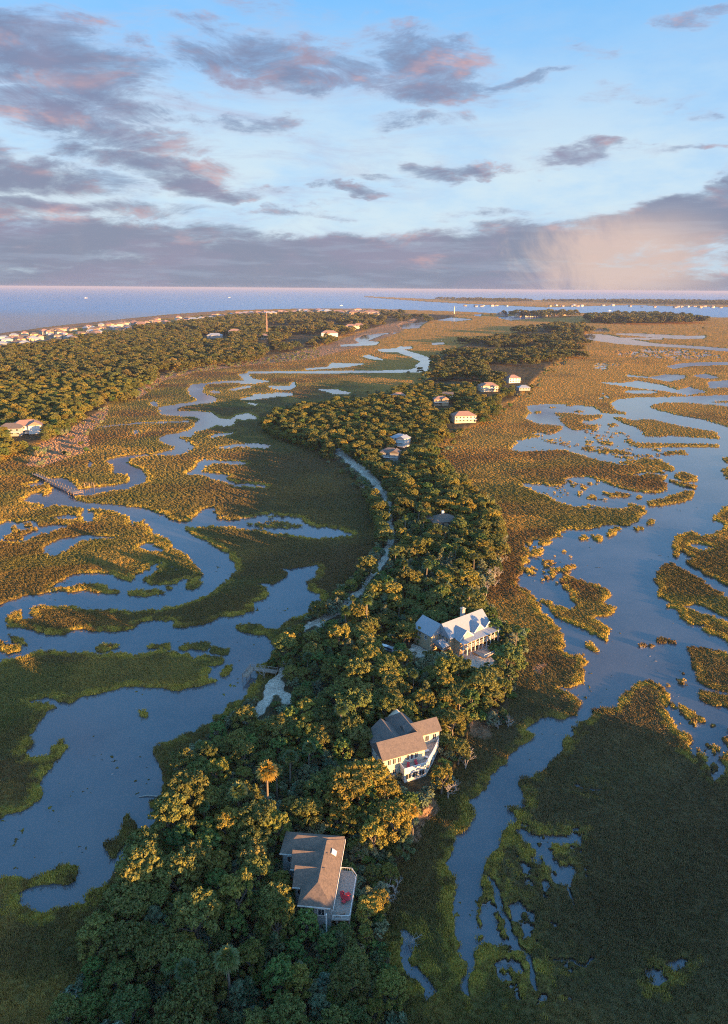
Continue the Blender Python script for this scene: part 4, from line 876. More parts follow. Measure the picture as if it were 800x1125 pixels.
# ------------------------------------------------------------ building materials
def noisy(c1, c2, sc, bmp=0.0):
    def fn(t, b):
        pos = t.new('ShaderNodeTexCoord').outputs['Object']; n = t.noise(pos, sc, 5, .65)
        t.put(b.inputs['Base Color'], t.mix(t.ramp(n, .3, .7), (*c1, 1), (*c2, 1)))
        if bmp: bump(t, b, n, .5, bmp)
    return fn
def f_shingle(c1, c2):
    def fn(t, b):
        pos = t.new('ShaderNodeTexCoord').outputs['Object']
        s = t.sep(pos); row = t.m('FLOOR', t.m('MULTIPLY', s[2], 5.5)); q = t.xyz(t.m('FLOOR', t.m('MULTIPLY', s[0], 3.2)), t.m('FLOOR', t.m('MULTIPLY', s[1], 3.2)), row)
        wn = t.new('ShaderNodeTexWhiteNoise'); t.put(wn.inputs['Vector'], q)
        n = t.noise(pos, .6, 4, .6); f = t.m('ADD', t.m('MULTIPLY', wn.outputs['Value'], .45), t.m('MULTIPLY', n, .6))
        t.put(b.inputs['Base Color'], t.mix(f, (*c1, 1), (*c2, 1)))
    return fn
def f_siding(c):
    def fn(t, b):
        pos = t.new('ShaderNodeTexCoord').outputs['Object']; z = t.sep(pos)[2]
        ln = t.m('FRACT', t.m('MULTIPLY', z, 4.5)); n = t.noise(pos, 1.2, 4, .6)
        t.put(b.inputs['Base Color'], t.vm('SCALE', (*c,), scale=t.m('ADD', .82, t.m('MULTIPLY', n, .3)))); bump(t, b, ln, .6, .03)
    return fn
def f_metal(c):
    def fn(t, b):
        pos = t.new('ShaderNodeTexCoord').outputs['Object']; s = t.sep(pos)
        ln = t.m('PINGPONG', t.m('ADD', s[0], s[1]), .25); n = t.noise(pos, .8, 3, .6)
        t.put(b.inputs['Base Color'], t.vm('SCALE', (*c,), scale=t.m('ADD', .85, t.m('MULTIPLY', n, .3)))); bump(t, b, t.ramp(ln, .0, .05), .5, .04)
    return fn
M_rfbrown = mat('brown_shingles', rough=.85, fn=f_shingle((.085,.075,.07), (.22,.17,.135)))
M_rfgrey = mat('grey_shingles', rough=.85, fn=f_shingle((.095,.085,.085), (.20,.165,.145)))
M_rfmetal = mat('pale_metal_roof', rough=.38, spec=.5, fn=f_metal((.27,.31,.36)))
M_rfred = mat('red_brown_shingles', rough=.85, fn=f_shingle((.22,.13,.10), (.38,.25,.20)))
M_cream = mat('cream_siding', rough=.7, fn=f_siding((.66,.60,.48))); M_tan = mat('tan_siding', rough=.7, fn=f_siding((.52,.38,.24))); M_white = mat('white_paint', rough=.55, fn=noisy((.62,.62,.60),(.78,.78,.76), 1.5))
M_grey = mat('grey_siding', rough=.7, fn=f_siding((.34,.35,.35))); M_pane = mat('window_glass', (.03,.04,.055), .06, .8)
M_deckw = mat('weathered_decking', rough=.85, fn=noisy((.24,.21,.19),(.40,.36,.32), 3)); M_timber = mat('dock_timber', rough=.9, fn=noisy((.20,.15,.12),(.40,.31,.25), 2))
M_red = mat('red_cushion', (.42,.04,.06), .7); M_stone = mat('stone', rough=.9, fn=noisy((.35,.32,.27),(.55,.50,.42), 3)); M_door = mat('painted_door', (.16,.10,.07), .5)
M_carw = mat('white_car_paint', (.70,.72,.74), .25, .6); M_card = mat('grey_car_paint', (.16,.18,.21), .25, .6); M_tyre = mat('tyre', (.02,.02,.02), .9); M_rim = mat('wheel_rim', (.4,.4,.42), .35, metal=.8); M_lamp = mat('headlight_glass', (.75,.75,.72), .15)
M_mast = mat('mast_paint', rough=.6, fn=noisy((.45,.20,.16),(.62,.52,.48), .12))

def gable(mb, x0, x1, y0, y1, z, rise, axis='x', oh=.45, th=.22, hip0=False, hip1=False, mi=0):
    """solid gable or hip roof over a rectangle; eave at z"""
    if axis == 'y':
        tmp = MB(); gable(tmp, y0, y1, -x1, -x0, z, rise, 'x', oh, th, hip0, hip1); mb.add([(-v[1], v[0], v[2]) for v in tmp.v], tmp.f, mi); return
    ym = (y0+y1)/2; w = (y1-y0)/2; sl = rise/w; X0_, X1_, Ya, Yb = x0-oh, x1+oh, y0-oh, y1+oh; ze = z-sl*oh; rx0 = X0_+(w+oh if hip0 else 0); rx1 = X1_-(w+oh if hip1 else 0)
    top = z+rise
    V3 = [(X0_,Ya,ze),(X1_,Ya,ze),(X1_,Yb,ze),(X0_,Yb,ze),(X0_,Ya,ze+th),(X1_,Ya,ze+th),(X1_,Yb,ze+th),(X0_,Yb,ze+th),(rx0,ym,top+th),(rx1,ym,top+th)]
    Fc = [(0,3,2,1),(0,1,5,4),(1,2,6,5),(2,3,7,6),(3,0,4,7),(4,5,9,8),(6,7,8,9),(5,6,9),(7,4,8)]
    mb.add(V3, Fc, mi)
def window(parent, x, y, z, w, h, face, frame=M_white, pane=M_pane, name='window'):
    """face: direction the window looks, one of -y +y -x +x, or an angle in radians"""
    a = {'-y': -math.pi/2, '+y': math.pi/2, '+x': 0, '-x': math.pi}.get(face, face)
    n = Vector((math.cos(a), math.sin(a), 0)); u = Vector((-n.y, n.x, 0)); c = Vector((x, y, z))
    def blk(mb, a0, a1, b0, b1, d0, d1):
        V3 = [c+u*p+Vector((0, 0, q))+n*r for r in (d0, d1) for q in (b0, b1) for p in (a0, a1)]; mb.add(V3, BF)
    fr = MB(); t_ = .12
    for a0, a1, b0, b1 in ((-w/2-t_, -w/2, -h/2-t_, h/2+t_), (w/2, w/2+t_, -h/2-t_, h/2+t_), (-w/2, w/2, h/2, h/2+t_), (-w/2, w/2, -h/2-t_, -h/2), (-.03, .03, -h/2, h/2)): blk(fr, a0, a1, b0, b1, -.02, .09)
    f = fr.build(name, frame, parent)
    pn = MB(); blk(pn, -w/2, w/2, -h/2, h/2, -.01, .03); pn.build('pane', pane, f); return f
def rail(mb, pts, h=1.0, posts=1.6):
    for a, b in zip(pts, pts[1:]):
        a = Vector(a); b = Vector(b); up = Vector((0, 0, h)); mb.obox(a+up, b+up, .09, .08); mb.obox(a+Vector((0,0,.12)), b+Vector((0,0,.12)), .05, .05)
        n = max(1, int((b-a).length/posts))
        for i in range(n+1): p = a+(b-a)*i/n; mb.box(p.x-.05, p.x+.05, p.y-.05, p.y+.05, p.z, p.z+h)
        n = max(2, int((b-a).length/.35))
        for i in range(n): p = a+(b-a)*(i+.5)/n; mb.box(p.x-.02, p.x+.02, p.y-.02, p.y+.02, p.z+.1, p.z+h)
def extrude_gwall(mb, x0, x1, y0, y1, z0, z, rise, axis='x', mi=0):
    """walls of one wing with pointed gable ends"""
    mb.box(x0, x1, y0, y1, z0, z, mi)
    if axis == 'x':
        ym = (y0+y1)/2
        mb.add([(x0+.01,y0+.05,z-.01),(x0+.01,y1-.05,z-.01),(x0+.01,ym,z+rise-.08),(x1-.01,y0+.05,z-.01),(x1-.01,y1-.05,z-.01),(x1-.01,ym,z+rise-.08)], [(0,2,1),(3,4,5),(0,1,4,3),(0,3,5,2),(1,2,5,4)], mi)
    else:
        xm = (x0+x1)/2
        mb.add([(x0+.05,y0+.01,z-.01),(x1-.05,y0+.01,z-.01),(xm,y0+.01,z+rise-.08),(x0+.05,y1-.01,z-.01),(x1-.05,y1-.01,z-.01),(xm,y1-.01,z+rise-.08)], [(0,1,2),(3,5,4),(0,3,4,1),(0,2,5,3),(1,4,5,2)], mi)

# ------------------------------------------------------------ lowest house: brown stepped roof, long deck on its right
def house_low():
    o = thing('beach_house', 'lowest house, brown shingled roof stepping back on its left and a long side deck', 'house', (-5.4, 103.7, 2.2), R(-6), 'houses on the island')
    W_, RF, TR = MB(), MB(), MB(); E = 6.8
    vols = [(-6.2, -.35, .5, 17.2, E, 2.15, 'y', True, True), (-12.3, -.6, 12.6, 17.9, E+.04, 1.9, 'x', True, True), (-9.3, -3, 8.9, 13.2, E+.02, 1.95, 'x', False, False), (-8.0, -3, 4.6, 9.4, E-.02, 2.1, 'x', False, False)]
    for x0, x1, y0, y1, z, r, ax, h0, h1 in vols:
        W_.box(x0, x1, y0, y1, 0, z-.02); gable(RF, x0, x1, y0, y1, z, r, ax, .5, .2, h0, h1)
    W_.build('wall', M_grey, o); rf = RF.build('roof', M_rfbrown, o)
    for x0, x1, y0, y1, z, r, ax, h0, h1 in vols:      # white fascia boards along the front eaves
        w = ((x1-x0) if ax == 'y' else (y1-y0))/2; ze = z-r/w*.5; TR.box(x0-.52, (x1 if ax == 'y' else min(x1, -6.9))+.0, y0-.56, y0-.505, ze-.05, ze+.23)
    TR.box(.16, .21, -.0, 17.7, E-.55, E-.1); TR.build('fascia', M_white, rf)
    sk = MB(); sk.add([(-1.95,11.6,E+1.52),(-1.0,11.6,E+.87),(-1.0,13.0,E+.87),(-1.95,13.0,E+1.52),(-1.9,11.65,E+1.62),(-.95,11.65,E+.99),(-.95,12.95,E+.99),(-1.9,12.95,E+1.62)], [(0,1,2,3),(4,7,6,5),(0,4,5,1),(1,5,6,2),(2,6,7,3),(3,7,4,0)]); sk.build('skylight', mat('skylight_dome', (.55,.6,.66), .2, .6), rf)
    dk = MB(); dk.prism([(-.3,0.3),(3.3,.6),(3.4,10.6),(2.3,12.2),(-.3,12.2)], 3.35, 3.55)
    for x, y in ((3.1,.9),(3.2,5.5),(3.2,10.2),(.8,.6)): dk.box(x-.12, x+.12, y-.12, y+.12, -1, 3.3)
    dk.build('deck', M_deckw, o)
    rl = MB(); rail(rl, [(0,.4,3.6),(3.2,.7,3.6),(3.3,10.55,3.6),(2.25,12.1,3.6),(0,12.1,3.6)]); rl.build('railing', M_white, o)
    for y in (2.2, 5.6, 9.4, 13.8): window(o, -.35, y, 4.9, 1.3, 1.6, '+x')
    for x in (-4.9, -2.2): window(o, x, .5, 5.0, 1.2, 1.4, '-y')
    window(o, -7.0, 4.6, 5.0, 1.0, 1.3, '-y'); window(o, -8.5, 9.0, 5.0, .9, 1.3, '-y'); window(o, -10.7, 12.6, 5.0, 1.2, 1.3, '-y')
    for x, y in ((-4.7,-.9),(-1.0,-.9)): c = MB(); c.box(x-.12, x+.12, y-.12, y+.12, -1, E-.65); c.build('porch_post', M_white, o)
    return o
H1 = house_low()
def on_deck(x, y, z): return H1.matrix_world @ Vector((x, y, z))
bpy.context.view_layer.update()
for j, (x, y, rz, lab) in enumerate(((1.3,5.4,.4,'red deck chair nearest the middle of the long deck, beside the house wall'),(2.2,6.2,2.2,'red deck chair farthest back of the red chairs on the long deck'),(1.6,4.4,-.6,'red deck chair closest to the camera of the red ones on the long deck'))):
    p = on_deck(x, y, 3.56); c = thing('deck_chair', lab, 'chair', p, rz, 'red chairs on the long deck')
    m = MB(); m.box(-.38,.38,-.4,.4,.36,.5); m.build('seat', M_red, c); m = MB(); m.add([(-.38,.32,.45),(.38,.32,.45),(.38,.75,1.15),(-.38,.75,1.15),(-.38,.42,.45),(.38,.42,.45),(.38,.85,1.12),(-.38,.85,1.12)], [(0,1,2,3),(4,7,6,5),(0,4,5,1),(1,5,6,2),(2,6,7,3),(3,7,4,0)]); m.build('backrest', M_red, c)
    for sx in (-.33, .33):
        for sy in (-.34, .34): m = MB(); m.box(sx-.03, sx+.03, sy-.03, sy+.03, 0, .36); m.build('leg', M_timber, c)
p = on_deck(2.3, 4.9, 3.56); c = thing('patio_table', 'small round table between the red deck chairs', 'table', p); m = MB(); m.tube([(0,0,.66),(0,0,.72)], [.55,.55], 14); m.build('tabletop', M_red, c); m = MB(); m.tube([(0,0,0),(0,0,.66)], [.06,.05], 6); m.build('leg', M_timber, c)
p = on_deck(1.4, 1.6, 3.56); c = thing('deck_bench', 'dark bench near the front end of the long deck', 'bench', p, .3); m = MB(); m.box(-.9,.9,-.25,.25,.4,.48); m.build('seat', M_timber, c)
for s in (-.75,.75): m = MB(); m.box(s-.05,s+.05,-.22,.22,0,.4); m.build('leg', M_timber, c)

# ------------------------------------------------------------ middle house: cream walls, grey-brown roofs, raised terrace
def house_mid():
    o = thing('beach_house', 'tall cream house with angled grey-brown roofs and a white walled terrace in the wood', 'house', (5.4, 147.6, 2.2), R(24), 'houses on the island')
    W_, RF = MB(), MB(); E = 6.8
    vols = [(0, 11.6, 0.3, 6.8, E, 2.5, 'x'), (9.6, 18.9, 5.6, 10.6, E+.05, 1.9, 'x'), (2.2, 8.0, 4.5, 12.4, E-.03, 2.3, 'y'), (8.3, 13.6, 6.0, 15.8, E+.03, 2.35, 'y'), (.6, 3.9, 4.2, 8.7, E-.5, 1.35, 'y')]
    for i, (x0, x1, y0, y1, z, r, ax) in enumerate(vols):
        extrude_gwall(W_, x0, x1, y0, y1, 0, z, r, ax); gable(RF, x0, x1, y0, y1, z, r, ax, .5, .2, i == 3 and False, i in (3,))
    W_.build('wall', M_cream, o); RF.build('roof', M_rfgrey, o)
    for x in (1.6, 3.0, 4.4, 6.8, 8.0, 9.2): window(o, x, .3, 5.2, .8, 1.5, '-y')
    for x in (1.4, 3.0): window(o, x, .3, 2.2, .9, 1.3, '-y')
    for x in (13.0, 15.2, 17.4): window(o, x, 5.6, 5.0, 1.1, 1.6, '-y')
    for y in (2.2, 4.6): window(o, 11.6, y, 5.1, 1.2, 1.6, '+x')
    window(o, 18.9, 8.0, 5.0, 1.4, 1.6, '+x')
    for y in (1.8, 4.2, 6.5): window(o, 0, y, 4.8, .8, 1.3, '-x')
    d = MB(); d.box(11.61, 11.7, 3.1, 3.9, 3.5, 5.6); dd = d.build('door', M_door, o); d = MB(); d.box(11.7, 11.75, 3.75, 3.8, 4.5, 4.6); d.build('handle', M_rim, dd)
    T = [(4.6,-2.3),(10.6,-2.3),(14.6,1.2),(18.6,5.2),(18.6,5.55),(11.7,5.55),(11.7,.25),(4.6,.25)]
    tb = MB(); tb.prism(T, 0, 3.3); tb.build('terrace_base', M_white, o)
    tf = MB(); tf.prism([(4.7,-2.2),(10.55,-2.2),(14.5,1.25),(18.5,5.2),(18.5,5.5),(11.72,5.5),(11.72,.2),(4.7,.2)], 3.3, 3.42); tf.build('terrace_floor', M_deckw, o)
    pw = MB()
    for a, b in (((4.6,.1),(4.6,-2.3)),((4.6,-2.3),(10.6,-2.3)),((10.6,-2.3),(14.6,1.2)),((14.6,1.2),(18.6,5.2))): pw.obox((*a, 3.85), (*b, 3.85), .18, 1.0)
    pw.build('parapet', M_white, o)
    for x in (5.7, 7.6, 9.5): window(o, x, -2.3, 1.75, 1.4, 1.5, '-y', name='garage_opening')
    for t_ in (.3, .72):
        window(o, 10.6+4*t_, -2.3+3.5*t_, 1.7, 1.3, 1.5, math.atan2(-4, 3.5), name='garage_opening'); window(o, 14.6+4*t_, 1.2+4*t_, 1.7, 1.3, 1.5, math.atan2(-4, 4), name='garage_opening')
    return o
H2 = house_mid(); bpy.context.view_layer.update()
for j, (x, y, rz, lab) in enumerate(((6.2,-1.3,0,'red cushioned lounge chair at the left end of the white terrace'),(8.6,-1.2,.3,'pinkish lounge chair in the middle of the white terrace'),(11.9,.6,1.2,'pale lounge chair by the terrace bend'),(13.2,2.5,2,'white lounge chair beside the terrace wall'))):
    p = H2.matrix_world @ Vector((x, y, 3.43)); c = thing('lounge_chair', lab, 'chair', p, rz, 'lounge chairs on the white terrace'); mm = M_red if j < 2 else M_white
    m = MB(); m.box(-.35,.35,-.9,.5,.28,.42); m.build('seat', mm, c); m = MB(); m.add([(-.35,.42,.38),(.35,.42,.38),(.35,.95,.95),(-.35,.95,.95),(-.35,.55,.38),(.35,.55,.38),(.35,1.05,.92),(-.35,1.05,.92)], [(0,1,2,3),(4,7,6,5),(0,4,5,1),(1,5,6,2),(2,6,7,3),(3,7,4,0)]); m.build('backrest', mm, c)
    m = MB(); [m.box(sx-.03,sx+.03,sy-.03,sy+.03,0,.28) for sx in (-.3,.3) for sy in (-.8,.4)]; m.build('frame', M_timber, c)

# ------------------------------------------------------------ metal-roofed house
def house_metal():
    o = thing('beach_house', 'large house with pale blue-grey metal roof, orange lit gables and a stone chimney', 'house', (30.0, 212.4, 2.2), R(38), 'houses on the island')
    W_, RF = MB(), MB(); E = 6.0
    vols = [(0, 19.0, 1.0, 9.0, E, 3.6, 'x'), (-4.2, 4.2, 6.0, 14.5, E+.05, 3.0, 'y'), (2.0, 7.6, -1.6, 5.0, E-.05, 2.3, 'y'), (9.8, 14.2, -.6, 5.0, E-.03, 2.2, 'y'), (15.4, 18.6, -.4, 4.0, E-.02, 1.7, 'y')]
    for x0, x1, y0, y1, z, r, ax in vols: extrude_gwall(W_, x0, x1, y0, y1, 0, z, r, ax); gable(RF, x0, x1, y0, y1, z, r, ax, .45, .16)
    gable(RF, -2.8, .5, 1.4, 6.6, 3.2, 1.3, 'x', .4, .15)
    W_.build('wall', M_tan, o); rf = RF.build('roof', M_rfmetal, o)
    ch = MB(); ch.box(11.2, 12.5, 6.6, 7.8, E, E+5.0); ch.box(11.05, 12.65, 6.45, 7.95, E+5.0, E+5.3); ch.box(11.5, 12.2, 6.9, 7.5, E+5.3, E+5.6); ch.build('chimney', M_stone, rf)
    tr = MB()
    for x0, x1, y0 in ((2.0,7.6,-2.07),(9.8,14.2,-1.07),(15.4,18.6,-.87)):
        xm = (x0+x1)/2; r = 2.3 if x0 < 3 else (2.2 if x0 < 10 else 1.7); w = (x1-x0)/2; e = .45; zz_ = E-r/w*e
        tr.obox((x0-e, y0, zz_), (xm, y0, E+r), .1, .35, lift=.05); tr.obox((x1+e, y0, zz_), (xm, y0, E+r), .1, .35, lift=.05)
    tr.build('gable_trim', M_white, rf)
    pd = MB(); pd.box(1.4, 19.4, -3.8, -1.7, 2.7, 2.9); pd.box(-3.2, .4, 1.0, 6.4, 2.2, 2.35); pd.build('porch_floor', M_deckw, o)
    for x in np.arange(1.7, 19.2, 1.9): c = MB(); c.box(x-.14, x+.14, -3.7, -3.42, -.5, 5.2); c.build('column', M_white, o)
    pr_ = MB(); pr_.add([(1.0,-4.2,5.15),(19.8,-4.2,5.15),(19.8,-.2,5.75),(1.0,-.2,5.75),(1.0,-4.2,5.3),(19.8,-4.2,5.3),(19.8,-.2,5.9),(1.0,-.2,5.9)], [(0,3,2,1),(4,5,6,7),(0,1,5,4),(1,2,6,5),(2,3,7,6),(3,0,4,7)])
    pr_.build('porch_roof', M_rfmetal, o)
    rl = MB(); rail(rl, [(1.5,-3.6,2.9),(19.3,-3.6,2.9),(19.3,-1.8,2.9)]); rl.build('railing', M_white, o)
    for x, y in ((3.6,-1.6),(6.0,-1.6),(11,-.6),(13,-.6),(17,-.4),(8.8,1.0)): window(o, x, y, 4.1, 1.1, 1.7, '-y')
    for x, y in ((4.8,-1.6),(12,-.6)): window(o, x, y, 6.9, 1.3, 1.0, '-y')
    for y in (3.0, 5.0, 7.0): window(o, 19.0, y, 4.4, 1.0, 1.6, '+x')
    window(o, 19.0, 5.0, 7.4, 1.2, 1.1, '+x')
    for x in (-2.6, -.2): window(o, x, 6.0, 4.8, 1.0, 1.4, '-y')
    for y in (8.5, 11.5): window(o, -4.2, y, 4.4, 1.0, 1.4, '-x')
    for y in (2.4, 4.6): window(o, 0, y, 4.6, 1.0, 1.4, '-x')
    st = MB()
    for k in range(8): st.box(19.5+k*.3, 19.8+k*.3, -3.4, -2.0, -.4, 2.5-k*.32)
    st.build('stairs', M_deckw, o)
    return o
house_metal()
p = G(533, 716, 3); c = thing('terrace', 'pale timber terrace at the right foot of the metal-roofed house', 'terrace', (p.x, p.y, 2.3), R(38))
m = MB(); m.box(-3,3,-2.5,2.5,.3,.5); m.build('deck', M_deckw, c); m = MB(); rail(m, [(-3,-2.4,.5),(2.9,-2.4,.5),(2.9,2.4,.5)]); m.build('railing', M_white, c)

# ------------------------------------------------------------ smaller houses farther along the island
def small_house(px, py, w, d, rz, wallm, roofm, lab, stories=2, hip=True, wing=None, sky=6.0, chim=False, gz=2.2, wins=4):
    p = G(px, py, sky); o = thing('beach_house', lab, 'house', (p.x, p.y, gz), R(rz), 'houses on the island')
    E = 2.9*stories+.9; W_, RF = MB(), MB()
    W_.box(-w/2, w/2, -d/2, d/2, 0, E-.02); gable(RF, -w/2, w/2, -d/2, d/2, E, d*.28, 'x', .6, .2, hip, hip)
    if wing:
        a, b, cx, cy, dz = wing; extrude_gwall(W_, cx-a/2, cx+a/2, cy-b/2, cy+b/2, 0, E+dz, a*.28, 'y'); gable(RF, cx-a/2, cx+a/2, cy-b/2, cy+b/2, E+dz, a*.28, 'y', .5, .2)
    W_.build('wall', wallm, o); rf = RF.build('roof', roofm, o)
    if chim: m = MB(); m.box(-.7,.5,.4,1.5,E,E+d*.28+1.6); m.build('chimney', M_white, rf)
    for k in range(wins):
        x = -w/2+(k+.5)*w/wins
        for s in range(stories): window(o, x, -d/2, 2.4+2.8*s, w/wins*.42, 1.5, '-y')
    for k in range(2):
        for s in range(stories): window(o, w/2, (k-.5)*d*.45, 2.4+2.8*s, d*.18, 1.5, '+x')
    if stories > 1: m = MB(); m.box(-w/2, w/2, -d/2-2.0, -d/2-.02, 3.3, 3.5); m.build('balcony', M_white, o)
    return o
small_house(487,572,13,9,12,M_tan,M_rfbrown,'small tan house with a brown hip roof and white chimney in the golden wood',1,True,(6,7,-7,1.5,-.4),5,True)
small_house(429,500,13,9,-15,M_grey,M_rfgrey,'grey-roofed house half hidden by trees, nearer of the two left of the ridge',2,True,(6,8,4,-2,.3))
small_house(440,484,13,9,-35,M_white,M_rfmetal,'pale-roofed house with a bright gable, farther of the two left of the ridge',2,True,(6,8,4,-2,.3))
small_house(509,459,21,12,14,M_cream,M_rfred,'wide cream two storey house with a pink-brown hip roof facing the right marsh',2,True,None,6,False,2.2,6)
small_house(484,441,15,10,5,M_tan,M_rfred,'tan house with two gables deep in the wood beyond the wide cream house',2,True,(7,9,4,-2,.5))
small_house(492,436,11,9,-10,M_white,M_rfgrey,'small white house behind the twin-gabled tan house',2,False)
small_house(536,426,22,13,12,M_cream,M_rfred,'brightly lit yellow house at the edge of the wood',2,True,(9,10,-5,-3,.4),6,False,2.2,5)
small_house(563,417,17,12,20,M_white,M_rfred,'pinkish house standing alone near the far end of the wood',2,True,None)
small_house(438,437,16,10,10,M_tan,M_rfred,'brownish roof barely showing in the far left of the island wood',2,True,None)
small_house(575,428,14,9,10,M_grey,M_rfmetal,'low pale cottage just right of the far houses',1,True,None,3)
# mainland houses in the forest
small_house(30,470,24,14,25,M_white,M_rfred,'white house with a red-brown roof among the trees on the far left',2,True,(10,12,6,-4,.6))
small_house(12,473,18,12,10,M_grey,M_rfgrey,'grey house left of the white house in the mainland forest',2,True,None)
small_house(368,481,9,7,10,M_tan,M_rfgrey,'little shed by the track where it meets the marsh',1,True,None,3)
def far_house(px, py, w, d, h, rz, wallm, roofm, lab, group, sky=8.0, gz=1.6):
    """a house a few pixels high: one mesh with wall and roof"""
    p = G(px, py, sky); m = MB(); m.box(-w/2, w/2, -d/2, d/2, 0, h, 0); gable(m, -w/2, w/2, -d/2, d/2, h, d*.27, 'x', .8, .3, True, True, 1)
    if w > d*1.2: m.box(-w*.3, w*.05, -d/2-3, -d/2+.1, 0, h*.72, 0); gable(m, -w*.3, w*.05, -d/2-3, -d/2+2, h*.72, w*.1, 'y', .5, .3, False, False, 1)
    o = m.build('distant_house', [wallm, roofm]); o.location = (p.x, p.y, gz); o.rotation_euler = (0, 0, R(rz)); tag(o, lab, 'house', group); return o
far_house(236,367,36,17,8,5,M_grey,M_rfmetal,'long white building standing in the middle of the mainland forest','houses in the mainland forest',12)
far_house(288,373-4,30,16,9,0,M_cream,M_rfred,'pink-roofed house at the foot of the red mast','houses in the mainland forest',10)
far_house(362,367,42,20,10,8,M_white,M_rfred,'pink and white house at the tip of the golden clearing','houses in the mainland forest',8)
for px, py, lab in ((385,360,'cream house left of the pair at the golden clearing'),(394,359,'cream house right of the pair at the golden clearing'),(258,366,'small pale house right of the long white building')):
    far_house(px,py,32,18,12,10,M_cream,M_rfred,lab,'houses in the mainland forest',8)
rr = random.Random(5); wm = [M_tan, M_grey, M_cream, M_tan, M_grey]; rm = [M_rfred, M_rfgrey, M_rfmetal, M_rfbrown, M_rfred]
COAST = [(-320,417),(-100,384),(0,368.5),(60,361),(120,354.5),(180,348.3),(250,343.5),(330,340.4),(400,340.2),(470,342.2)]
def coast(x):
    for (a, b), (c, d) in zip(COAST, COAST[1:]):
        if a <= x <= c: return b+(d-b)*(x-a)/(c-a)
    return 341
for i in range(230):
    px = -20+rr.random()**1.05*440; dep = rr.random(); py = coast(px)+1.2+dep*(13 if px < 120 else (11.0-7*(px-120)/130 if px < 250 else 2.6))
    s = 1.0+max(0, px-80)/260; far_house(px, py, rr.uniform(12,23)*s, rr.uniform(9,14)*s, rr.uniform(6,10.5)*s, rr.uniform(-20,60), wm[i % 5], rm[rr.randrange(5)], 'small pale beach house packed into the town strip along the ocean beach', 'beach town houses along the ocean', 8*s)
for i in range(26):
    px = 548+rr.random()*74; far_house(px, 345+rr.uniform(-.9,.9)+(px-548)*.008, rr.uniform(16,30), rr.uniform(12,20), rr.uniform(8,13), rr.uniform(0,40), wm[i % 5], rm[rr.randrange(5)], 'pale house in the row on the point by the far inlet', 'houses on the far point', 10)
for i in range(44):
    px = rr.choice((rr.uniform(655,720), rr.uniform(735,815), rr.uniform(735,815), rr.uniform(600,640), rr.uniform(490,560))); base = 336.5 if px > 700 else 335.3
    far_house(px, base+rr.uniform(-.7,.5), rr.uniform(14,30), rr.uniform(12,20), rr.uniform(6,10), rr.uniform(0,40), wm[i % 5], rm[rr.randrange(5)], 'tiny pale building on the low shore across the sound', 'buildings across the sound', 10)
# lighthouse-like white tower on the point, lattice mast in the forest
p = G(499, 344.5, 2); c = thing('white_tower', 'slim white tower standing on the point beside the inlet', 'tower', (p.x, p.y, 1.5)); m = MB(); m.tube([(0,0,0),(0,0,30)], [3.6,2.6], 14); m.build('shaft', M_cream, c); m = MB(); m.tube([(0,0,30),(0,0,31)], [3.8,3.8], 14); m.tube([(0,0,31),(0,0,35),(0,0,38)], [2.0,2.0,.2], 10); m.build('lantern', M_grey, c)
p = G(293.5, 367, 8); c = thing('lattice_mast', 'thin reddish lattice mast rising out of the mainland forest', 'mast', (p.x, p.y, 1.5)); Hh = 56; m = MB(); q = [(2.6*math.cos(a), 2.6*math.sin(a)) for a in (0.5, 2.6, 4.7)]
for k in range(3): m.tube([(*q[k], 0), (q[k][0]*.45, q[k][1]*.45, Hh)], [.3,.2], 5)
m.build('leg_tubes', M_mast, c); m = MB()
for j in range(14):
    z0, z1 = Hh*j/14, Hh*(j+1)/14; s0, s1 = 1-.55*j/14, 1-.55*(j+1)/14
    for k in range(3): a, b = q[k], q[(k+1) % 3]; m.tube([(a[0]*s0,a[1]*s0,z0),(b[0]*s1,b[1]*s1,z1)], [.13,.13], 4)
m.build('bracing', M_mast, c); m = MB(); m.tube([(0,0,Hh),(0,0,Hh+6)], [.3,.1], 5); m.build('antenna', M_mast, c)
# boats far out
for px, py, L, lab in ((94.5,327.5,38,'white ship alone on the ocean at the left, nearest the beach town'),(252,327,30,'tiny white boat on the open ocean above the forest'),(375,335.8,24,'white boat close inshore beyond the forest'),(670,341.5,24,'white sailboat in the sound on the right')):
    p = G(px, py, 1); c = thing('boat', lab, 'boat', (p.x, p.y, 0), 0.4, 'boats on the water')
    m = MB(); n = 10; top = []; bot = []
    for i in range(n+1):
        t_ = i/n; w = L*.13*math.sqrt(max(0, 1-(abs(t_-.42)/.58)**2.4)); top.append((L*(t_-.5), w)); 
    V3 = [(x, s*w, L*.09+L*.04*max(0, x/L)) for s in (-1, 1) for x, w in top]+[(x*.9, s*w*.6, -1) for s in (-1, 1) for x, w in top]; k = n+1; Fc = []
    for i in range(n): Fc += [(i,i+1,2*k+i+1,2*k+i),(k+i+1,k+i,3*k+i,3*k+i+1),(i,k+i,k+i+1,i+1),(2*k+i,2*k+i+1,3*k+i+1,3*k+i)]
    m.add(V3, Fc); m.build('hull', M_white, c); m = MB(); m.box(-L*.22, L*.1, -L*.07, L*.07, L*.09, L*.2); m.box(-L*.12, L*.03, -L*.05, L*.05, L*.2, L*.27); m.build('cabin', M_white, c); m = MB(); m.tube([(0,0,L*.2),(0,0,L*.5)], [L*.012,L*.006], 5); m.build('mast', M_grey, c)

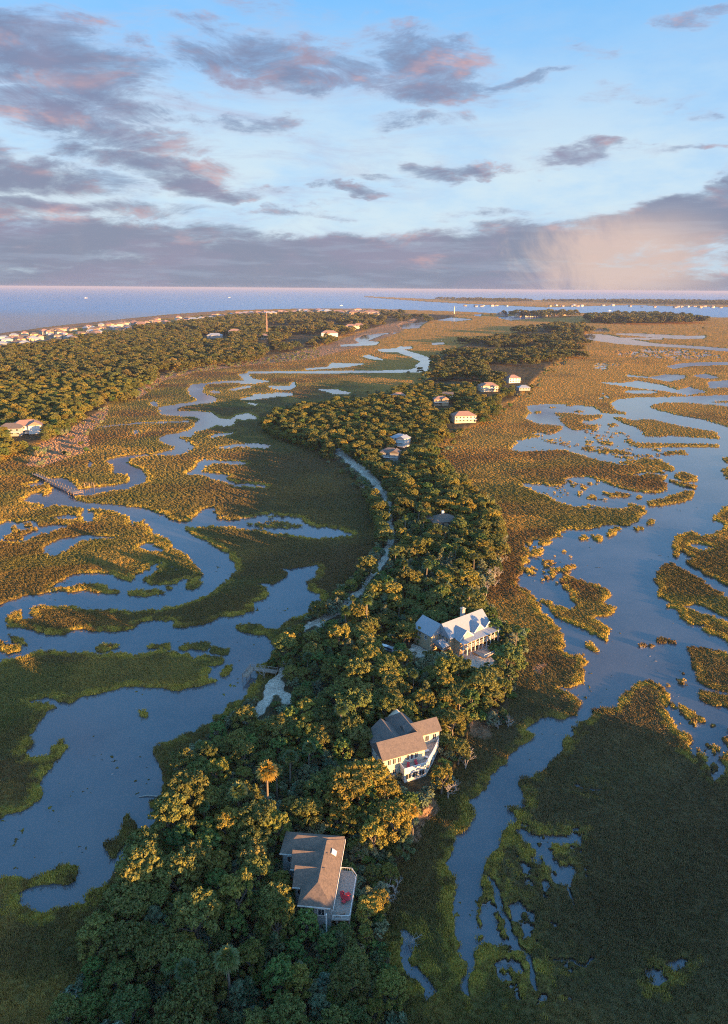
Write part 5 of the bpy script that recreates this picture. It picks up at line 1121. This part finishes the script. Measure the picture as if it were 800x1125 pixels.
# ------------------------------------------------------------ boardwalk and landing at the left creek
def plank_walk(a, b, w, name, lab, z=1.75):
    a = G(*a, z); b = G(*b, z); ln = (b-a).length; ang = math.atan2(b.y-a.y, b.x-a.x); o = thing(name, lab, 'boardwalk', (a.x, a.y, 0), ang)
    m = MB(); n = int(ln/.4)
    for i in range(n): x = i*ln/n; m.box(x+.02, x+ln/n-.02, -w/2, w/2, z-.08, z)
    m.build('decking', M_timber, o); m = MB(); m.box(0, ln, -w/2+.1, -w/2+.25, z-.3, z-.085); m.box(0, ln, w/2-.25, w/2-.1, z-.3, z-.085); m.build('beams', M_timber, o)
    for i in range(int(ln/4)+1):
        for s in (-1, 1): m = MB(); x = min(ln, i*4.0); m.tube([(x, s*(w/2+.08), -1.5), (x, s*(w/2+.08), z+1.05)], [.13,.12], 6); m.build('piling', M_timber, o)
    for s in (-1, 1): m = MB(); [m.box(0, ln, s*(w/2+.02)-.04, s*(w/2+.02)+.04, z+h, z+h+.09) for h in (.5, .95)]; m.build('handrail', M_timber, o)
    return o, b, ang
o, e, ang = plank_walk((38,520.5), (80,539), 2.6, 'boardwalk', 'weathered timber boardwalk crossing the marsh to the creek landing')
c = thing('creek_landing', 'square timber landing at the creek end of the boardwalk', 'dock', (e.x, e.y, 0), ang); m = MB(); m.box(.3, 7.5, -3.2, 3.2, 1.6, 1.78); m.build('decking', M_timber, c)
for x in (.6, 4, 7.2):
    for s in (-3, 3): m = MB(); m.tube([(x, s, -1.5), (x, s, 2.7)], [.15,.14], 6); m.build('piling', M_timber, c)
m = MB(); rail(m, [(.5,-3.1,1.78),(7.4,-3.1,1.78),(7.4,3.1,1.78)], 1.0, 2); m.build('railing', M_timber, c)
for i, px in enumerate((93.5, 96, 98.5, 101, 103.5)):
    p = G(px, 536-(i % 2)*.7, 0); m = MB(); m.tube([(0,0,-1.4),(0,0,3.4)], [.2,.17], 7); o = m.build('mooring_post', M_timber); o.location = p; tag(o, ('leftmost of the row of','second from left of the','middle one of the','second from right of the','rightmost of the row of')[i]+' timber mooring posts by the landing', 'post', 'mooring posts in the creek')
# small dock by the sandy track
p = G(283.5, 737, 2.2); c = thing('timber_dock', 'small railed timber dock on the lagoon bank beside the sandy track', 'dock', (p.x, p.y, 0), R(-14)); m = MB(); m.box(-3.6, 6.2, 0, 2.0, 2.0, 2.15); m.box(-3.6, -1.6, -4.4, 0, 2.0, 2.15); m.build('decking', M_timber, c)
for x, y in ((-3.5,1.9),(0,1.9),(3,1.9),(6,1.9),(-3.5,-4.2),(-1.7,-4.2),(-3.5,-1.2),(6,.1)): m = MB(); m.tube([(x, y, -1.2), (x, y, 3.1)], [.12,.11], 6); m.build('piling', M_timber, c)
m = MB(); rail(m, [(6.1,1.95,2.15),(-3.55,1.95,2.15),(-3.55,-4.3,2.15)]); rail(m, [(6.1,.05,2.15),(-1.6,.05,2.15),(-1.6,-4.3,2.15)]); m.build('railing', M_deckw, c)
p = G(166, 876, 0); m = MB(); m.tube([(-3,0,.1),(-1,.4,.25),(1.5,.2,.2),(3.2,.9,.3)], [.1,.17,.14,.06], 6); m.tube([(1,.2,.2),(1.8,-.6,.7)], [.08,.03], 5); o = m.build('driftwood_log', M_dead); o.location = p; tag(o, 'pale driftwood log lying in the shallow water at the lagoon edge', 'driftwood')

# ------------------------------------------------------------ vehicles
def vehicle(name, lab, loc, rz, paint, L=4.9, Wd=1.9, Hc=1.75, truck=False):
    o = thing(name, lab, 'truck' if truck else 'car', loc, rz, 'vehicles parked by the metal-roofed house')
    m = MB()
    prof = [(-L/2,.45),(-L/2+.05,.95),(-L/2+.9,1.05),(-L/2+.95,1.08),(L/2-.1,.9),(L/2,.7),(L/2,.42)] if True else None
    top = [(-L/2+.15,1.0),(-L/2+.45,Hc),(L*.08,Hc),(L*.27,1.05)] if not truck else [(-L*.12,1.0),(-L*.08,Hc),(L*.10,Hc),(L*.27,1.05)]
    def slab(pr, w0, w1):
        n = len(pr); zb = pr[0][1]; zt = max(z for _, z in pr); V3 = []
        for s in (-1, 1):
            for x, z in pr: V3.append((x, s*(w0+(w1-w0)*(z-zb)/(zt-zb+1e-6)), z))
        m.add(V3, [tuple(range(n)), tuple(range(2*n-1, n-1, -1))]+[(i, n+i, n+(i+1) % n, (i+1) % n) for i in range(n)])
    slab(prof, Wd/2, Wd/2-.03); slab(top, Wd/2-.08, Wd/2-.28)
    bd = m.build('body', paint, o)
    bv = bd.modifiers.new('soft', 'BEVEL'); bv.width = .07; bv.segments = 2
    x2, x3 = top[2][0], top[3][0]; g = MB(); g.add([(x3-.06,-.72,1.12),(x3-.06,.72,1.12),(x2+.08,.6,Hc-.08),(x2+.08,-.6,Hc-.08),(x3,-.72,1.14),(x3,.72,1.14),(x2+.14,.6,Hc-.06),(x2+.14,-.6,Hc-.06)], [(0,3,2,1),(4,5,6,7),(0,1,5,4),(1,2,6,5),(2,3,7,6),(3,0,4,7)]); g.build('windscreen', M_pane, o)
    for s in (-1, 1):
        g = MB(); y = s*(Wd/2-.13); g.add([(top[1][0]+.12,y,1.12),(x3-.35,y,1.12),(x2-.05,s*(Wd/2-.24),Hc-.12),(top[1][0]+.2,s*(Wd/2-.24),Hc-.12),(top[1][0]+.12,y+s*.04,1.12),(x3-.35,y+s*.04,1.12),(x2-.05,s*(Wd/2-.2),Hc-.12),(top[1][0]+.2,s*(Wd/2-.2),Hc-.12)], [(0,3,2,1),(4,5,6,7),(0,1,5,4),(1,2,6,5),(2,3,7,6),(3,0,4,7)]); g.build('side_window', M_pane, o)
        g = MB(); g.box(L/2-.06, L/2+.02, s*.62-.17, s*.62+.17, .68, .82); g.build('headlight', M_lamp, o)
        for x in (-L*.3, L*.31):
            w = MB(); w.tube([(x, s*(Wd/2-.22), .36), (x, s*(Wd/2+.02), .36)], [.36,.36], 16); wo = w.build('wheel', M_tyre, o); w = MB(); w.tube([(x, s*(Wd/2-.0), .36), (x, s*(Wd/2+.05), .36)], [.22,.2], 12); w.build('rim', M_rim, wo)
    return o
for px, py, rz, pt, tr_, nm, lab in ((420.5,713,2.6,M_carw,False,'parked_car','white car parked left of the metal-roofed house, nearest the wood'),(427,715,2.45,M_card,False,'parked_car','dark car parked just right of the white car'),(438,716,2.5,M_carw,True,'pickup_truck','white pickup parked on the drive beside the metal-roofed house')):
    p = G(px, py, 2.5); vehicle(nm, lab, (p.x, p.y, ground_z(p.x, p.y)+.05), rz, pt, truck=tr_, L=5.4 if tr_ else 4.8)
